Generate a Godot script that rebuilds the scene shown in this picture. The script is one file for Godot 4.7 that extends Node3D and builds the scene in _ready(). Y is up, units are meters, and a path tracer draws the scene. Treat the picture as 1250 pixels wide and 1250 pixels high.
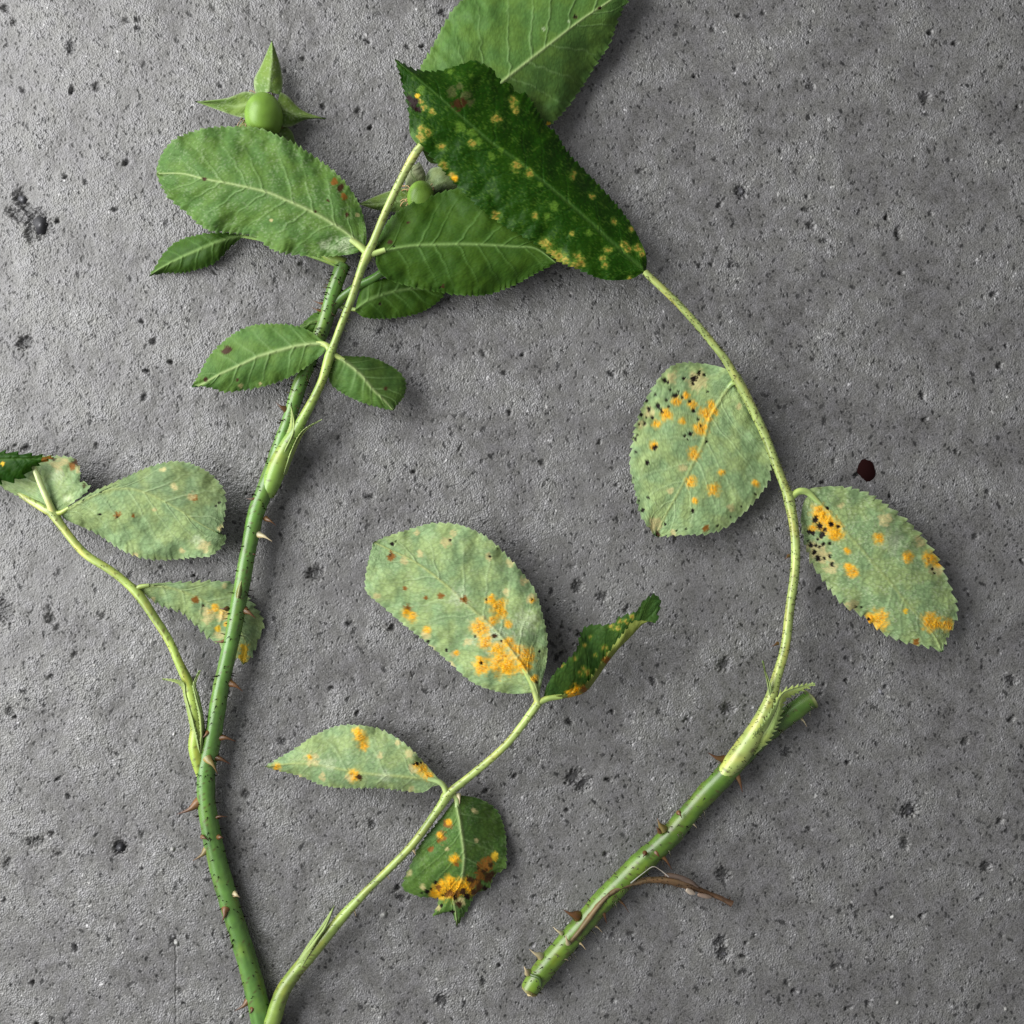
extends Node3D
# Two rust-infected rose branches lying on a concrete slab, seen from straight above.
# Shapes are drawn on a plan of the slab (x to the right, y towards the viewer) with heights above it, all in units of 0.2 mm.

const S := 0.0002            # one plan unit in metres
const EYE := 1400.0          # height of the camera above the slab, in plan units

var rng := RandomNumberGenerator.new()
var fine := FastNoiseLite.new()
var blotch := FastNoiseLite.new()
var net := FastNoiseLite.new()
var origin := Vector3.ZERO   # base of the branch that is being built
var leaf_skin: StandardMaterial3D
var gloss_skin: StandardMaterial3D
var stem_skin: StandardMaterial3D
var thorn_skin: StandardMaterial3D
var bristle_skin: StandardMaterial3D
var hip_skin: StandardMaterial3D


func _ready() -> void:
	var cam := Camera3D.new()
	cam.name = "camera"
	cam.position = Vector3(0, EYE * S, 0)
	cam.rotation_degrees = Vector3(-90, 0, 0)
	cam.fov = rad_to_deg(2.0 * atan(625.0 / EYE))
	cam.near = 0.01
	cam.far = 20.0
	add_child(cam)
	var env := Environment.new()
	env.background_mode = Environment.BG_COLOR
	env.background_color = Color(0.31, 0.313, 0.32).linear_to_srgb()
	env.background_energy_multiplier = 1.0
	env.tonemap_mode = Environment.TONE_MAPPER_LINEAR
	env.tonemap_exposure = 1.0
	env.sdfgi_enabled = true
	env.ssao_enabled = true
	env.ssil_enabled = true
	var around := WorldEnvironment.new()
	around.name = "world"
	around.environment = env
	add_child(around)
	# the broad window to the upper left of the slab
	var window := AreaLight3D.new()
	window.name = "window_light"
	window.area_size = Vector2(0.80, 0.44)
	window.light_energy = 1.05
	window.light_color = Color(1.0, 1.0, 0.995)
	window.shadow_enabled = true
	window.light_size = 0.3
	window.area_range = 6.0
	add_child(window)
	window.look_at_from_position(Vector3(-0.46, 0.33, -0.13), Vector3(0.0, 0, 0.0))

	rng.seed = 71
	noises()
	skins()
	slab()
	spot_of_dirt()
	left_branch()
	right_branch()


# ------------------------------------------------------------------ helpers

func noises() -> void:
	fine.seed = 3
	fine.noise_type = FastNoiseLite.TYPE_SIMPLEX
	fine.frequency = 0.22
	fine.fractal_octaves = 2
	blotch.seed = 8
	blotch.noise_type = FastNoiseLite.TYPE_SIMPLEX
	blotch.frequency = 0.022
	blotch.fractal_octaves = 3
	net.seed = 5
	net.noise_type = FastNoiseLite.TYPE_CELLULAR
	net.cellular_return_type = FastNoiseLite.RETURN_DISTANCE2_SUB
	net.frequency = 0.15
	net.fractal_type = FastNoiseLite.FRACTAL_NONE
	net.domain_warp_enabled = true
	net.domain_warp_amplitude = 5.0
	net.domain_warp_frequency = 0.08


func skin(rough: float, spec: float, through: float) -> StandardMaterial3D:
	var m := StandardMaterial3D.new()
	m.vertex_color_use_as_albedo = true
	m.roughness = rough
	m.metallic_specular = spec
	if through > 0.0:
		m.backlight_enabled = true
		m.backlight = Color(through, through, through * 0.7).linear_to_srgb()
	return m


func skins() -> void:
	leaf_skin = skin(0.62, 0.32, 0.30)
	gloss_skin = skin(0.5, 0.24, 0.26)
	stem_skin = skin(0.36, 0.55, 0.0)
	stem_skin.subsurf_scatter_enabled = false
	thorn_skin = skin(0.4, 0.5, 0.0)
	bristle_skin = skin(0.5, 0.4, 0.0)
	hip_skin = skin(0.4, 0.42, 0.0)


func at(x: float, y: float, h: float) -> Vector3:
	var k := (EYE - h) / EYE
	return Vector3((x - 625.0) * k, h, (y - 625.0) * k) * S


func commit(called: String, parent: Node, pos: PackedVector3Array, nor: PackedVector3Array, col: PackedColorArray, idx: PackedInt32Array, mat: Material) -> MeshInstance3D:
	var a := []
	a.resize(Mesh.ARRAY_MAX)
	a[Mesh.ARRAY_VERTEX] = pos
	a[Mesh.ARRAY_NORMAL] = nor
	if col.size():
		a[Mesh.ARRAY_COLOR] = col
	a[Mesh.ARRAY_INDEX] = idx
	var am := ArrayMesh.new()
	am.add_surface_from_arrays(Mesh.PRIMITIVE_TRIANGLES, a, [], {}, Mesh.ARRAY_FLAG_USE_8_BONE_WEIGHTS * 0)
	am.surface_set_material(0, mat)
	var o := MeshInstance3D.new()
	o.name = called
	o.mesh = am
	parent.add_child(o, true)
	return o


func thing(called: String, label: String, category: String, base: Vector3) -> Node3D:
	var o := Node3D.new()
	o.name = called
	o.position = base
	o.set_meta("label", label)
	o.set_meta("category", category)
	add_child(o, true)
	origin = base
	return o


func spline(p: PackedVector2Array, t: float) -> Vector2:
	var n := p.size() - 1
	var i := clampi(int(t), 0, n - 1)
	var f := t - i
	return p[i].cubic_interpolate(p[i + 1], p[maxi(i - 1, 0)], p[mini(i + 2, n)], f)


func resample(flat: Array, n: int) -> PackedVector2Array:   # n + 1 points, evenly spaced along the curve
	var p := PackedVector2Array()
	for i in flat.size() / 2:
		p.append(Vector2(flat[2 * i], flat[2 * i + 1]))
	var many := (p.size() - 1) * 24
	var pts := PackedVector2Array()
	var run := PackedFloat32Array()
	var total := 0.0
	for i in many + 1:
		var q := spline(p, i / 24.0)
		if i:
			total += q.distance_to(pts[i - 1])
		pts.append(q)
		run.append(total)
	var out := PackedVector2Array()
	var k := 0
	for i in n + 1:
		var want := total * i / n
		while k < many - 1 and run[k + 1] < want:
			k += 1
		out.append(pts[k].lerp(pts[k + 1], clampf((want - run[k]) / maxf(run[k + 1] - run[k], 1e-5), 0.0, 1.0)))
	return out


func profile(v: Array, u: float) -> float:
	var n := v.size() - 1
	if n == 0:
		return v[0]
	var t := u * n
	var i := clampi(int(t), 0, n - 1)
	return cubic_interpolate(v[i], v[i + 1], v[maxi(i - 1, 0)], v[mini(i + 2, n)], t - i)


func length_of(p: PackedVector2Array) -> float:
	var l := 0.0
	for i in p.size() - 1:
		l += p[i].distance_to(p[i + 1])
	return l


# ------------------------------------------------------------------ leaflets

# colours are linear: blade, midrib, lateral vein, far side of the blade
func palette(kind: String) -> Array:
	match kind:
		"pale": return [Color(0.245, 0.350, 0.150), Color(0.30, 0.36, 0.13), Color(0.29, 0.38, 0.20), Color(0.03, 0.09, 0.014)]
		"green": return [Color(0.080, 0.164, 0.032), Color(0.27, 0.36, 0.14), Color(0.15, 0.245, 0.085), Color(0.03, 0.09, 0.014)]
		"deep": return [Color(0.035, 0.088, 0.007), Color(0.15, 0.25, 0.07), Color(0.085, 0.175, 0.035), Color(0.03, 0.09, 0.014)]
		"top": return [Color(0.012, 0.046, 0.003), Color(0.05, 0.11, 0.02), Color(0.022, 0.07, 0.008), Color(0.17, 0.28, 0.14)]
	if kind == "stipule":
		return [Color(0.26, 0.345, 0.10), Color(0.3, 0.38, 0.15), Color(0.4, 0.45, 0.26), Color(0.2, 0.3, 0.1)]
	return [Color(0.13, 0.215, 0.045), Color(0.24, 0.33, 0.13), Color(0.26, 0.33, 0.17), Color(0.10, 0.22, 0.05)]   # sepal


const STAINS := {
	"o": Color(0.86, 0.37, 0.002), "y": Color(0.62, 0.40, 0.03), "t": Color(0.50, 0.43, 0.20), "p": Color(0.46, 0.53, 0.34),
	"b": Color(0.004, 0.003, 0.0025), "d": Color(0.040, 0.019, 0.005), "w": Color(0.075, 0.090, 0.028), "g": Color(0.085, 0.17, 0.018), "r": Color(0.009, 0.002, 0.002), "e": Color(0.20, 0.085, 0.012),
}


func stains(text: String) -> Array:     # "o:599,731,5 ..." -> [[colour, x, y, radius, letter]]
	var out := []
	for word in text.split(" ", false):
		var at_colon := word.split(":")
		var n := at_colon[1].split(",")
		out.append([STAINS[at_colon[0]], float(n[0]), float(n[1]), float(n[2]), at_colon[0]])
	return out


func leaflet(parent: Node, called: String, d: Dictionary) -> MeshInstance3D:
	var pal := palette(d.pal)
	var top: bool = d.pal == "top"
	var step: float = d.get("step", 1.35)
	var long := length_of(resample(d.mid, 40))
	var nu := maxi(12, int(long / step))
	var m := resample(d.mid, nu)
	var e := [resample(d.left, nu), resample(d.right, nu)]
	var widest := PackedFloat32Array([0.0, 0.0])
	for s in 2:
		for i in nu + 1:
			widest[s] = maxf(widest[s], m[i].distance_to(e[s][i]))
	var nl := maxi(6, int(widest[0] / step))
	var nr := maxi(6, int(widest[1] / step))
	var cols := nl + nr + 1
	var amp: float = 1.3 * float(d.get("teeth", 2.6))
	var pitch: float = d.get("pitch", 8.5)
	# teeth: how far each edge point moves out and forward
	var push := [PackedVector2Array(), PackedVector2Array()]
	var r := RandomNumberGenerator.new()
	r.seed = hash(str(d.mid))
	for s in 2:
		var ph := 0.0
		var width := pitch
		var size := 1.0
		for i in nu + 1:
			var q: Vector2 = e[s][i]
			var before: Vector2 = e[s][maxi(i - 1, 0)]
			var after: Vector2 = e[s][mini(i + 1, nu)]
			var along := (after - before).normalized()
			var out := Vector2(-along.y, along.x)
			if out.dot(q - m[i]) < 0.0:
				out = -out
			if i:
				ph += q.distance_to(before) / width
			if ph >= 1.0:
				ph -= 1.0
				width = pitch * r.randf_range(0.7, 1.35)
				size = r.randf_range(0.6, 1.4)
			var u := float(i) / nu
			var saw := ph / 0.82 if ph < 0.82 else (1.0 - ph) / 0.18
			var w := amp * size * smoothstep(0.05, 0.22, u) * (1.0 - 0.6 * smoothstep(0.96, 1.0, u))
			push[s].append(out * w * (saw - 0.45) + along * w * 0.55 * saw)
	var veins: int = d.get("veins", 8)
	var bend := PackedFloat32Array()
	for k in 2 * (veins + 2):
		bend.append(r.randf_range(-0.22, 0.22))
	var rib: float = d.get("rib", 1.0)
	var lateral: float = d.get("lateral", 1.0)
	var netting: float = d.get("net", 1.0)
	var wave: float = 1.4 * float(d.get("wave", 2.0))
	var curl: float = d.get("curl", 1.25)
	var bulge: float = d.get("bulge", 2.5)
	var spots := stains(d.get("spots", ""))
	var speck: float = d.get("speck", 0.0)
	var shade := PackedFloat32Array(d.get("tone", [1.0, 1.0]))  # tone per half; some are painted darker as if tilted from the light
	var hm: Array = d.h[0]
	var hl: Array = d.h[1]
	var hr: Array = d.h[2]
	var off := r.randf() * 500.0
	var flip := -1.0 if top else 1.0
	var count := (nu + 1) * cols
	var pos := PackedVector3Array()
	pos.resize(count)
	var front := PackedColorArray()
	front.resize(count)
	var rear := PackedColorArray()
	rear.resize(count)
	var blade: Color = d.get("blade", pal[0])
	var far: Color = d.get("far", pal[3])
	for i in nu + 1:
		var u := float(i) / nu
		var mi := m[i]
		var h0 := profile(hm, u)
		var hs := [profile(hl, u), profile(hr, u)]
		var taper := 1.0 - 0.75 * u
		for j in cols:
			var s := 0 if j < nl else 1
			var v := float(nl - j) / nl if s == 0 else float(j - nl) / nr
			var q := mi.lerp(e[s][i], v)
			q += push[s][i] * pow(v, 9.0)
			var span := mi.distance_to(e[s][i])
			var h := lerpf(h0, hs[s], pow(v, curl)) + bulge * 4.0 * v * (1.0 - v) * sin(PI * u)
			# veins
			var dm := span * v
			var midrib := exp(-pow(dm / (0.6 + 2.0 * taper), 2.0))
			var wob := blotch.get_noise_2d(q.x * 1.6 + off, q.y * 1.6) * 0.011
			var w := u - 0.72 * widest[s] / long * (v - 0.22 * v * v) + wob
			var kf := (w + 0.02) * veins / 0.93
			var k := roundi(kf)
			var lat := 0.0
			if k >= 0 and k < veins:
				var dl := absf(kf - k - bend[k * 2 + s]) * 0.93 * long / veins * 0.75
				lat = exp(-pow(dl / (0.5 + 0.45 * (1.0 - v)), 2.0)) * pow(maxf(1.0 - v, 0.0), 0.55) * smoothstep(0.0, 0.02, w + 0.03)
			var cell := net.get_noise_2d(q.x + off, q.y) + 1.0
			var mesh_line := clampf(1.0 - cell * 2.9, 0.0, 1.0)
			var grain := fine.get_noise_2d(q.x * 2.0 + off, q.y * 2.0)
			var big := blotch.get_noise_2d(q.x + off, q.y + off)
			h += flip * (rib * (0.5 if top else 0.8) * (2.6 * taper + 0.3) * midrib + (0.8 if top else 0.95) * lateral * lat + 0.32 * netting * mesh_line) - flip * (0.45 + 0.6 * lateral) * cos(TAU * kf) * v * (1.0 - v) * 2.0
			h += wave * blotch.get_noise_2d(q.x * 0.45 + 90.0, q.y * 0.45 + off) * v * 2.0 + 1.3 * v * v * blotch.get_noise_2d(q.x * 1.7 + off, q.y * 1.7) + 0.16 * grain
			# colour of the near side
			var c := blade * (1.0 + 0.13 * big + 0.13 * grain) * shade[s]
			var fresh := clampf(0.5 + big * 1.3, 0.0, 1.0)
			c.r *= 0.95 + 0.12 * fresh
			c.b *= 1.06 - 0.14 * fresh
			if top:
				c = c.lerp(pal[2], lat * 0.5 * lateral)
				c *= 1.0 - 0.22 * netting * mesh_line
				c = c.lerp(pal[1], midrib * rib * 0.8)
			else:
				c *= 1.0 - 0.22 * netting * clampf(mesh_line * 1.3, 0.0, 1.0) * (1.0 - lat)
				c = c.lerp(pal[2], clampf(lat * 0.72 * lateral, 0.0, 1.0))
				c = c.lerp(pal[1], clampf(midrib * rib, 0.0, 1.0))
			var lip := smoothstep(0.965, 1.0, v)
			c = c.lerp(pal[2], lip * 0.55) if d.pal != "sepal" else c.lerp(pal[2], smoothstep(0.8, 1.0, v) * 0.8)
			if speck > 0.0:
				var sx := q.x * 0.95
				var sy := q.y * 0.95
				if top:
					sx = (q.x + q.y) * 0.36
					sy = (q.y - q.x) * 0.85
				var g := fine.get_noise_2d(sx + 300.0, sy + off) + 0.55 * blotch.get_noise_2d(q.x * 2.0, q.y * 2.0)
				c = c.lerp(STAINS.g if top else STAINS.p, speck * smoothstep(0.30, 0.85, g))
			var b := far * (1.0 + 0.25 * big)
			for sp in spots:
				var dx: float = q.x - sp[1]
				var dy: float = q.y - sp[2]
				var rad: float = sp[3]
				if absf(dx) > rad * 1.9 or absf(dy) > rad * 1.9:
					continue
				var dist := sqrt(dx * dx + dy * dy)
				var ragged := dist + rad * (0.34 * grain + 0.45 * fine.get_noise_2d(q.x * 0.42 + 40.0, q.y * 0.42))
				var cover := 1.0 - smoothstep(rad * 0.62, rad * 1.12, ragged)
				var letter: String = sp[4]
				var tint: Color = sp[0]
				if letter == "o":
					# spore powder: grains of deeper and paler orange, a pale ring round it
					var ring := 1.0 - smoothstep(rad * 1.0, rad * 1.8, ragged)
					c = c.lerp(STAINS.y, ring * 0.42)
					c = c.lerp(tint, ring * 0.75 * smoothstep(0.18, 0.5, grain))
					tint = tint.lerp(Color(0.50, 0.17, 0.003), clampf(grain * 1.1 + 0.05, 0.0, 0.8)).lerp(Color(0.78, 0.50, 0.03), clampf(-grain * 1.2, 0.0, 0.8))
					if rad > 4.5:
						tint = tint.lerp(Color(0.30, 0.10, 0.004), 0.75 * smoothstep(0.22, 0.6, fine.get_noise_2d(q.x * 0.55 + 900.0, q.y * 0.55)))
					h += 0.6 * cover * (0.7 + grain)
					cover *= clampf(0.62 + 0.75 * fine.get_noise_2d(q.x * 1.5 + 11.0, q.y * 1.5 + off), 0.12, 0.96) if rad < 20.0 else 0.9
				elif letter == "t" or letter == "p" or letter == "g" or letter == "w":
					cover *= (0.72 if letter != "p" else 0.42) + 0.5 * grain
					if top and letter == "t":
						tint = Color(0.42, 0.32, 0.06)
						cover *= smoothstep(-0.55, 0.15, fine.get_noise_2d(q.x * 0.8, q.y * 0.8))
						c = c.lerp(STAINS.g, 0.5 * (1.0 - smoothstep(rad * 0.9, rad * 1.7, ragged)))
						if dist < rad * 0.55:
							tint = tint.lerp(Color(0.30, 0.17, 0.03), clampf(0.5 + 1.5 * grain, 0.0, 1.0))
				elif letter == "b":
					cover = 1.0 - smoothstep(rad * 0.8, rad * 1.15, ragged)
					h -= 0.8 * cover
				c = c.lerp(tint, clampf(cover, 0.0, 1.0))
				if letter == "o" or letter == "e":
					b = b.lerp(tint, clampf(cover, 0.0, 1.0))
			front[i * cols + j] = c
			rear[i * cols + j] = b
			pos[i * cols + j] = at(q.x, q.y, h)
	# normals, then a second skin behind the first, meeting it at the rim
	var nor := PackedVector3Array()
	nor.resize(count)
	var facing := 0.0
	for i in nu + 1:
		for j in cols:
			var a := pos[mini(i + 1, nu) * cols + j] - pos[maxi(i - 1, 0) * cols + j]
			var b2 := pos[i * cols + mini(j + 1, cols - 1)] - pos[i * cols + maxi(j - 1, 0)]
			var n := a.cross(b2)
			var l := n.length()
			n = n / l if l > 1e-14 else Vector3.ZERO
			nor[i * cols + j] = n
			facing += n.y
	var turn := 1.0 if facing > 0.0 else -1.0
	var full := PackedVector3Array()
	full.resize(count * 2)
	var normals := PackedVector3Array()
	normals.resize(count * 2)
	var colours := front.duplicate()
	colours.append_array(rear)
	var thick: float = d.get("thick", 1.0) * S
	for i in nu + 1:
		var u := float(i) / nu
		for j in cols:
			var s := 0 if j < nl else 1
			var v := float(nl - j) / nl if s == 0 else float(j - nl) / nr
			var at_i := i * cols + j
			var n := nor[at_i] * turn
			if n == Vector3.ZERO:
				n = Vector3.UP
			var t := thick * (1.0 - pow(v, 10.0)) * (1.0 if i > 0 and i < nu else 0.0)
			full[at_i] = pos[at_i] - origin
			full[count + at_i] = pos[at_i] - n * t - origin
			normals[at_i] = n
			normals[count + at_i] = -n
	var idx := PackedInt32Array()
	idx.resize(nu * (cols - 1) * 12)
	var at_idx := 0
	for i in nu:
		for j in cols - 1:
			var a0 := i * cols + j
			var a1 := a0 + 1
			var a2 := a0 + cols
			var a3 := a2 + 1
			var quad := [a0, a1, a2, a1, a3, a2] if turn < 0.0 else [a0, a2, a1, a1, a2, a3]
			# clockwise seen from the normal's side
			for k in 6:
				idx[at_idx + k] = quad[5 - k]
				idx[at_idx + 6 + k] = quad[k] + count
			at_idx += 12
	return commit(called, parent, full, normals, colours, idx, gloss_skin if top else leaf_skin)


# ------------------------------------------------------------------ stems, thorns, bristles

class Tubes:
	var pos := PackedVector3Array()
	var nor := PackedVector3Array()
	var col := PackedColorArray()
	var idx := PackedInt32Array()


# knots: [x, y, h, radius, ...]; the tube follows a smooth curve through them
func along_knots(knots: Array, step: float) -> Array:
	var n := knots.size() / 4
	var out := []
	for i in n - 1:
		var a := Vector2(knots[4 * i], knots[4 * i + 1])
		var b := Vector2(knots[4 * i + 4], knots[4 * i + 5])
		var parts := maxi(2, int(a.distance_to(b) / step))
		for k in parts + (1 if i == n - 2 else 0):
			var f := float(k) / parts
			var v := []
			for c in 4:
				var p0: float = knots[4 * maxi(i - 1, 0) + c]
				var p1: float = knots[4 * i + c]
				var p2: float = knots[4 * i + 4 + c]
				var p3: float = knots[4 * mini(i + 2, n - 1) + c]
				v.append(cubic_interpolate(p1, p2, p0, p3, f))
			out.append(v)
	return out


func tube(t: Tubes, knots: Array, tint: Color, end_tint: Color, sides := 14, step := 3.0, lumps := 0.05, dots := 0.0, flat_sides := 1.0) -> void:
	var ring := along_knots(knots, step)
	var n := ring.size()
	var first := t.pos.size()
	var where := PackedVector3Array()
	for v in ring:
		where.append(at(v[0], v[1], v[2]))
	for i in n:
		var fwd := (where[mini(i + 1, n - 1)] - where[maxi(i - 1, 0)]).normalized()
		var side := fwd.cross(Vector3.UP).normalized()
		var up := side.cross(fwd).normalized()
		var f := float(i) / (n - 1)
		var rad: float = ring[i][3] * S * (EYE - ring[i][2]) / EYE
		for k in sides:
			var ang := TAU * k / sides
			var dir := side * cos(ang) + up * sin(ang) * flat_sides
			var g := fine.get_noise_3d(i * step * 0.5 + knots[0], k * 1.4, knots[1])
			var big := blotch.get_noise_3d(i * step * 0.8 + knots[0], k * 4.0, knots[1])
			t.pos.append(where[i] + dir * rad * (1.0 + lumps * big + lumps * 0.35 * g) - origin)
			t.nor.append((dir - fwd * 0.0).normalized())
			# long streaks of lighter rind, and yellowish flushes
			var streak := fine.get_noise_3d(i * step * 0.10 + knots[1], cos(ang) * 9.0, sin(ang) * 9.0)
			var flush := clampf(blotch.get_noise_3d(i * step * 0.9 + 300.0, cos(ang) * 22.0, sin(ang) * 22.0 + knots[0]) * 1.6, 0.0, 1.0)
			var c := tint.lerp(end_tint, f) * (1.0 + 0.34 * big + 0.18 * g + 0.34 * streak)
			c.r *= 1.0 + 0.25 * flush
			c.b *= 1.0 - 0.2 * flush
			if dots > 0.0 and fine.get_noise_3d(i * step * 1.3 + 70.0, k * 2.2, knots[1]) > 0.62 - dots * 0.2:
				c = c.lerp(Color(0.06, 0.035, 0.012), 0.75)
			t.col.append(c)
	for i in n - 1:
		for k in sides:
			var a := first + i * sides + k
			var b := first + i * sides + (k + 1) % sides
			t.idx.append_array([a, b, a + sides, b, b + sides, a + sides])
	# rounded ends
	for e in 2:
		var i := 0 if e == 0 else n - 1
		var out := (where[0] - where[1]).normalized() if e == 0 else (where[n - 1] - where[n - 2]).normalized()
		var c := t.pos.size()
		t.pos.append(where[i] + out * float(ring[i][3]) * S * 0.25 - origin)
		t.nor.append(out)
		t.col.append(t.col[first + i * sides] * 0.9)
		for k in sides:
			var a := first + i * sides + k
			var b := first + i * sides + (k + 1) % sides
			t.idx.append_array([c, b, a] if e == 0 else [c, a, b])


func put(called: String, parent: Node, t: Tubes, mat: Material) -> MeshInstance3D:
	return commit(called, parent, t.pos, t.nor, t.col, t.idx, mat)


func thorn(parent: Node, x0: float, y0: float, x1: float, y1: float, h: float, base: float, tone := 0) -> void:
	var t := Tubes.new()
	var mx := x0 * 0.55 + x1 * 0.45 + (y1 - y0) * 0.07
	var my := y0 * 0.55 + y1 * 0.45 - (x1 - x0) * 0.07
	var root: Color = [Color(0.150, 0.078, 0.026), Color(0.23, 0.20, 0.065), Color(0.40, 0.38, 0.22)][tone]
	var tip: Color = [Color(0.038, 0.011, 0.007), Color(0.08, 0.028, 0.012), Color(0.40, 0.31, 0.20)][tone]
	tube(t, [x0 - (x1 - x0) * 0.18, y0 - (y1 - y0) * 0.18, h - 1.5, base * 1.4, x0, y0, h, base * 1.08, mx, my, h + 1.0, base * 0.44, x1 + (x1 - x0) * 0.12, y1 + (y1 - y0) * 0.12, h - 1.0, 0.25], root, tip, 9, 1.6, 0.03)
	put("thorn", parent, t, thorn_skin)


# short stiff hairs round a stem
func bristles(parent: Node, knots: Array, number: int, size: float, tone: Color, upward := 0.25) -> void:
	var ring := along_knots(knots, 2.0)
	var t := Tubes.new()
	for n in number:
		var i := rng.randi_range(1, ring.size() - 2)
		var v = ring[i]
		var p := at(v[0], v[1], v[2])
		var w = ring[i + 1]
		var fwd := (at(w[0], w[1], w[2]) - p).normalized()
		var side := fwd.cross(Vector3.UP).normalized()
		var up := side.cross(fwd)
		var ang := rng.randf_range(-0.15, PI + 0.15)
		var dir := (side * cos(ang) + up * sin(ang)).normalized()
		var lean := (dir + fwd * rng.randf_range(-0.5, 0.3)).normalized()
		var l := size * rng.randf_range(0.45, 1.35) * S
		var wide := clampf(size * 0.11, 0.45, 1.1) * S
		var root: Vector3 = p + dir * float(v[3]) * S * 0.93 - origin
		var a := t.pos.size()
		var across := fwd * wide
		var other := dir.cross(fwd) * wide
		var c := tone * rng.randf_range(0.6, 1.5)
		for k in 4:
			var o := across * cos(TAU * k / 4.0) + other * sin(TAU * k / 4.0)
			t.pos.append(root + o)
			t.nor.append(o.normalized())
			t.col.append(c)
		t.pos.append(root + lean * l + fwd * l * -0.12)
		t.nor.append(lean)
		t.col.append(c * 0.7)
		for k in 4:
			t.idx.append_array([a + k, a + 4, a + (k + 1) % 4, a + k, a + (k + 1) % 4, a + 4])
	put("bristles", parent, t, bristle_skin).set_meta("kind", "stuff")


# ------------------------------------------------------------------ the slab

const TEX := 1536
const SPAN := 1300.0     # plan units that one texture repeat covers
var low := PackedFloat32Array()    # relief that is built as geometry
var high := PackedFloat32Array()   # fine relief
var pore_shade := PackedFloat32Array()  # darkness of pores, cracks and holes: shade painted into the albedo
var glint := PackedFloat32Array()


func noise_image(frequency: float, sd: int, octaves: int) -> PackedByteArray:
	var n := FastNoiseLite.new()
	n.seed = sd
	n.noise_type = FastNoiseLite.TYPE_SIMPLEX
	n.frequency = frequency
	n.fractal_type = FastNoiseLite.FRACTAL_FBM if octaves > 1 else FastNoiseLite.FRACTAL_NONE
	n.fractal_octaves = octaves
	return n.get_seamless_image(TEX, TEX, false, false, 0.1, true).get_data()


func dent(into: PackedFloat32Array, x: float, y: float, rad: float, amount: float, stretch: float, ang: float, ragged: float) -> void:
	var k := TEX / SPAN
	var cx := x * k
	var cy := y * k
	var rr := rad * k
	var box := int(ceil(rr * stretch * 1.5)) + 1
	var ca := cos(ang)
	var sa := sin(ang)
	for j in range(-box, box + 1):
		for i in range(-box, box + 1):
			var px := i + 0.0
			var py := j + 0.0
			var a := (px * ca + py * sa) / stretch
			var b := -px * sa + py * ca
			var dd := sqrt(a * a + b * b) / rr + ragged * fine.get_noise_2d((cx + px) * 0.9, (cy + py) * 0.9)
			if dd < 1.25:
				var at_i := posmod(int(cy) + j, TEX) * TEX + posmod(int(cx) + i, TEX)
				var f := amount * (1.0 - smoothstep(0.45, 1.2, dd))
				into[at_i] = minf(into[at_i], f) if amount < 0.0 else maxf(into[at_i], f)


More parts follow.
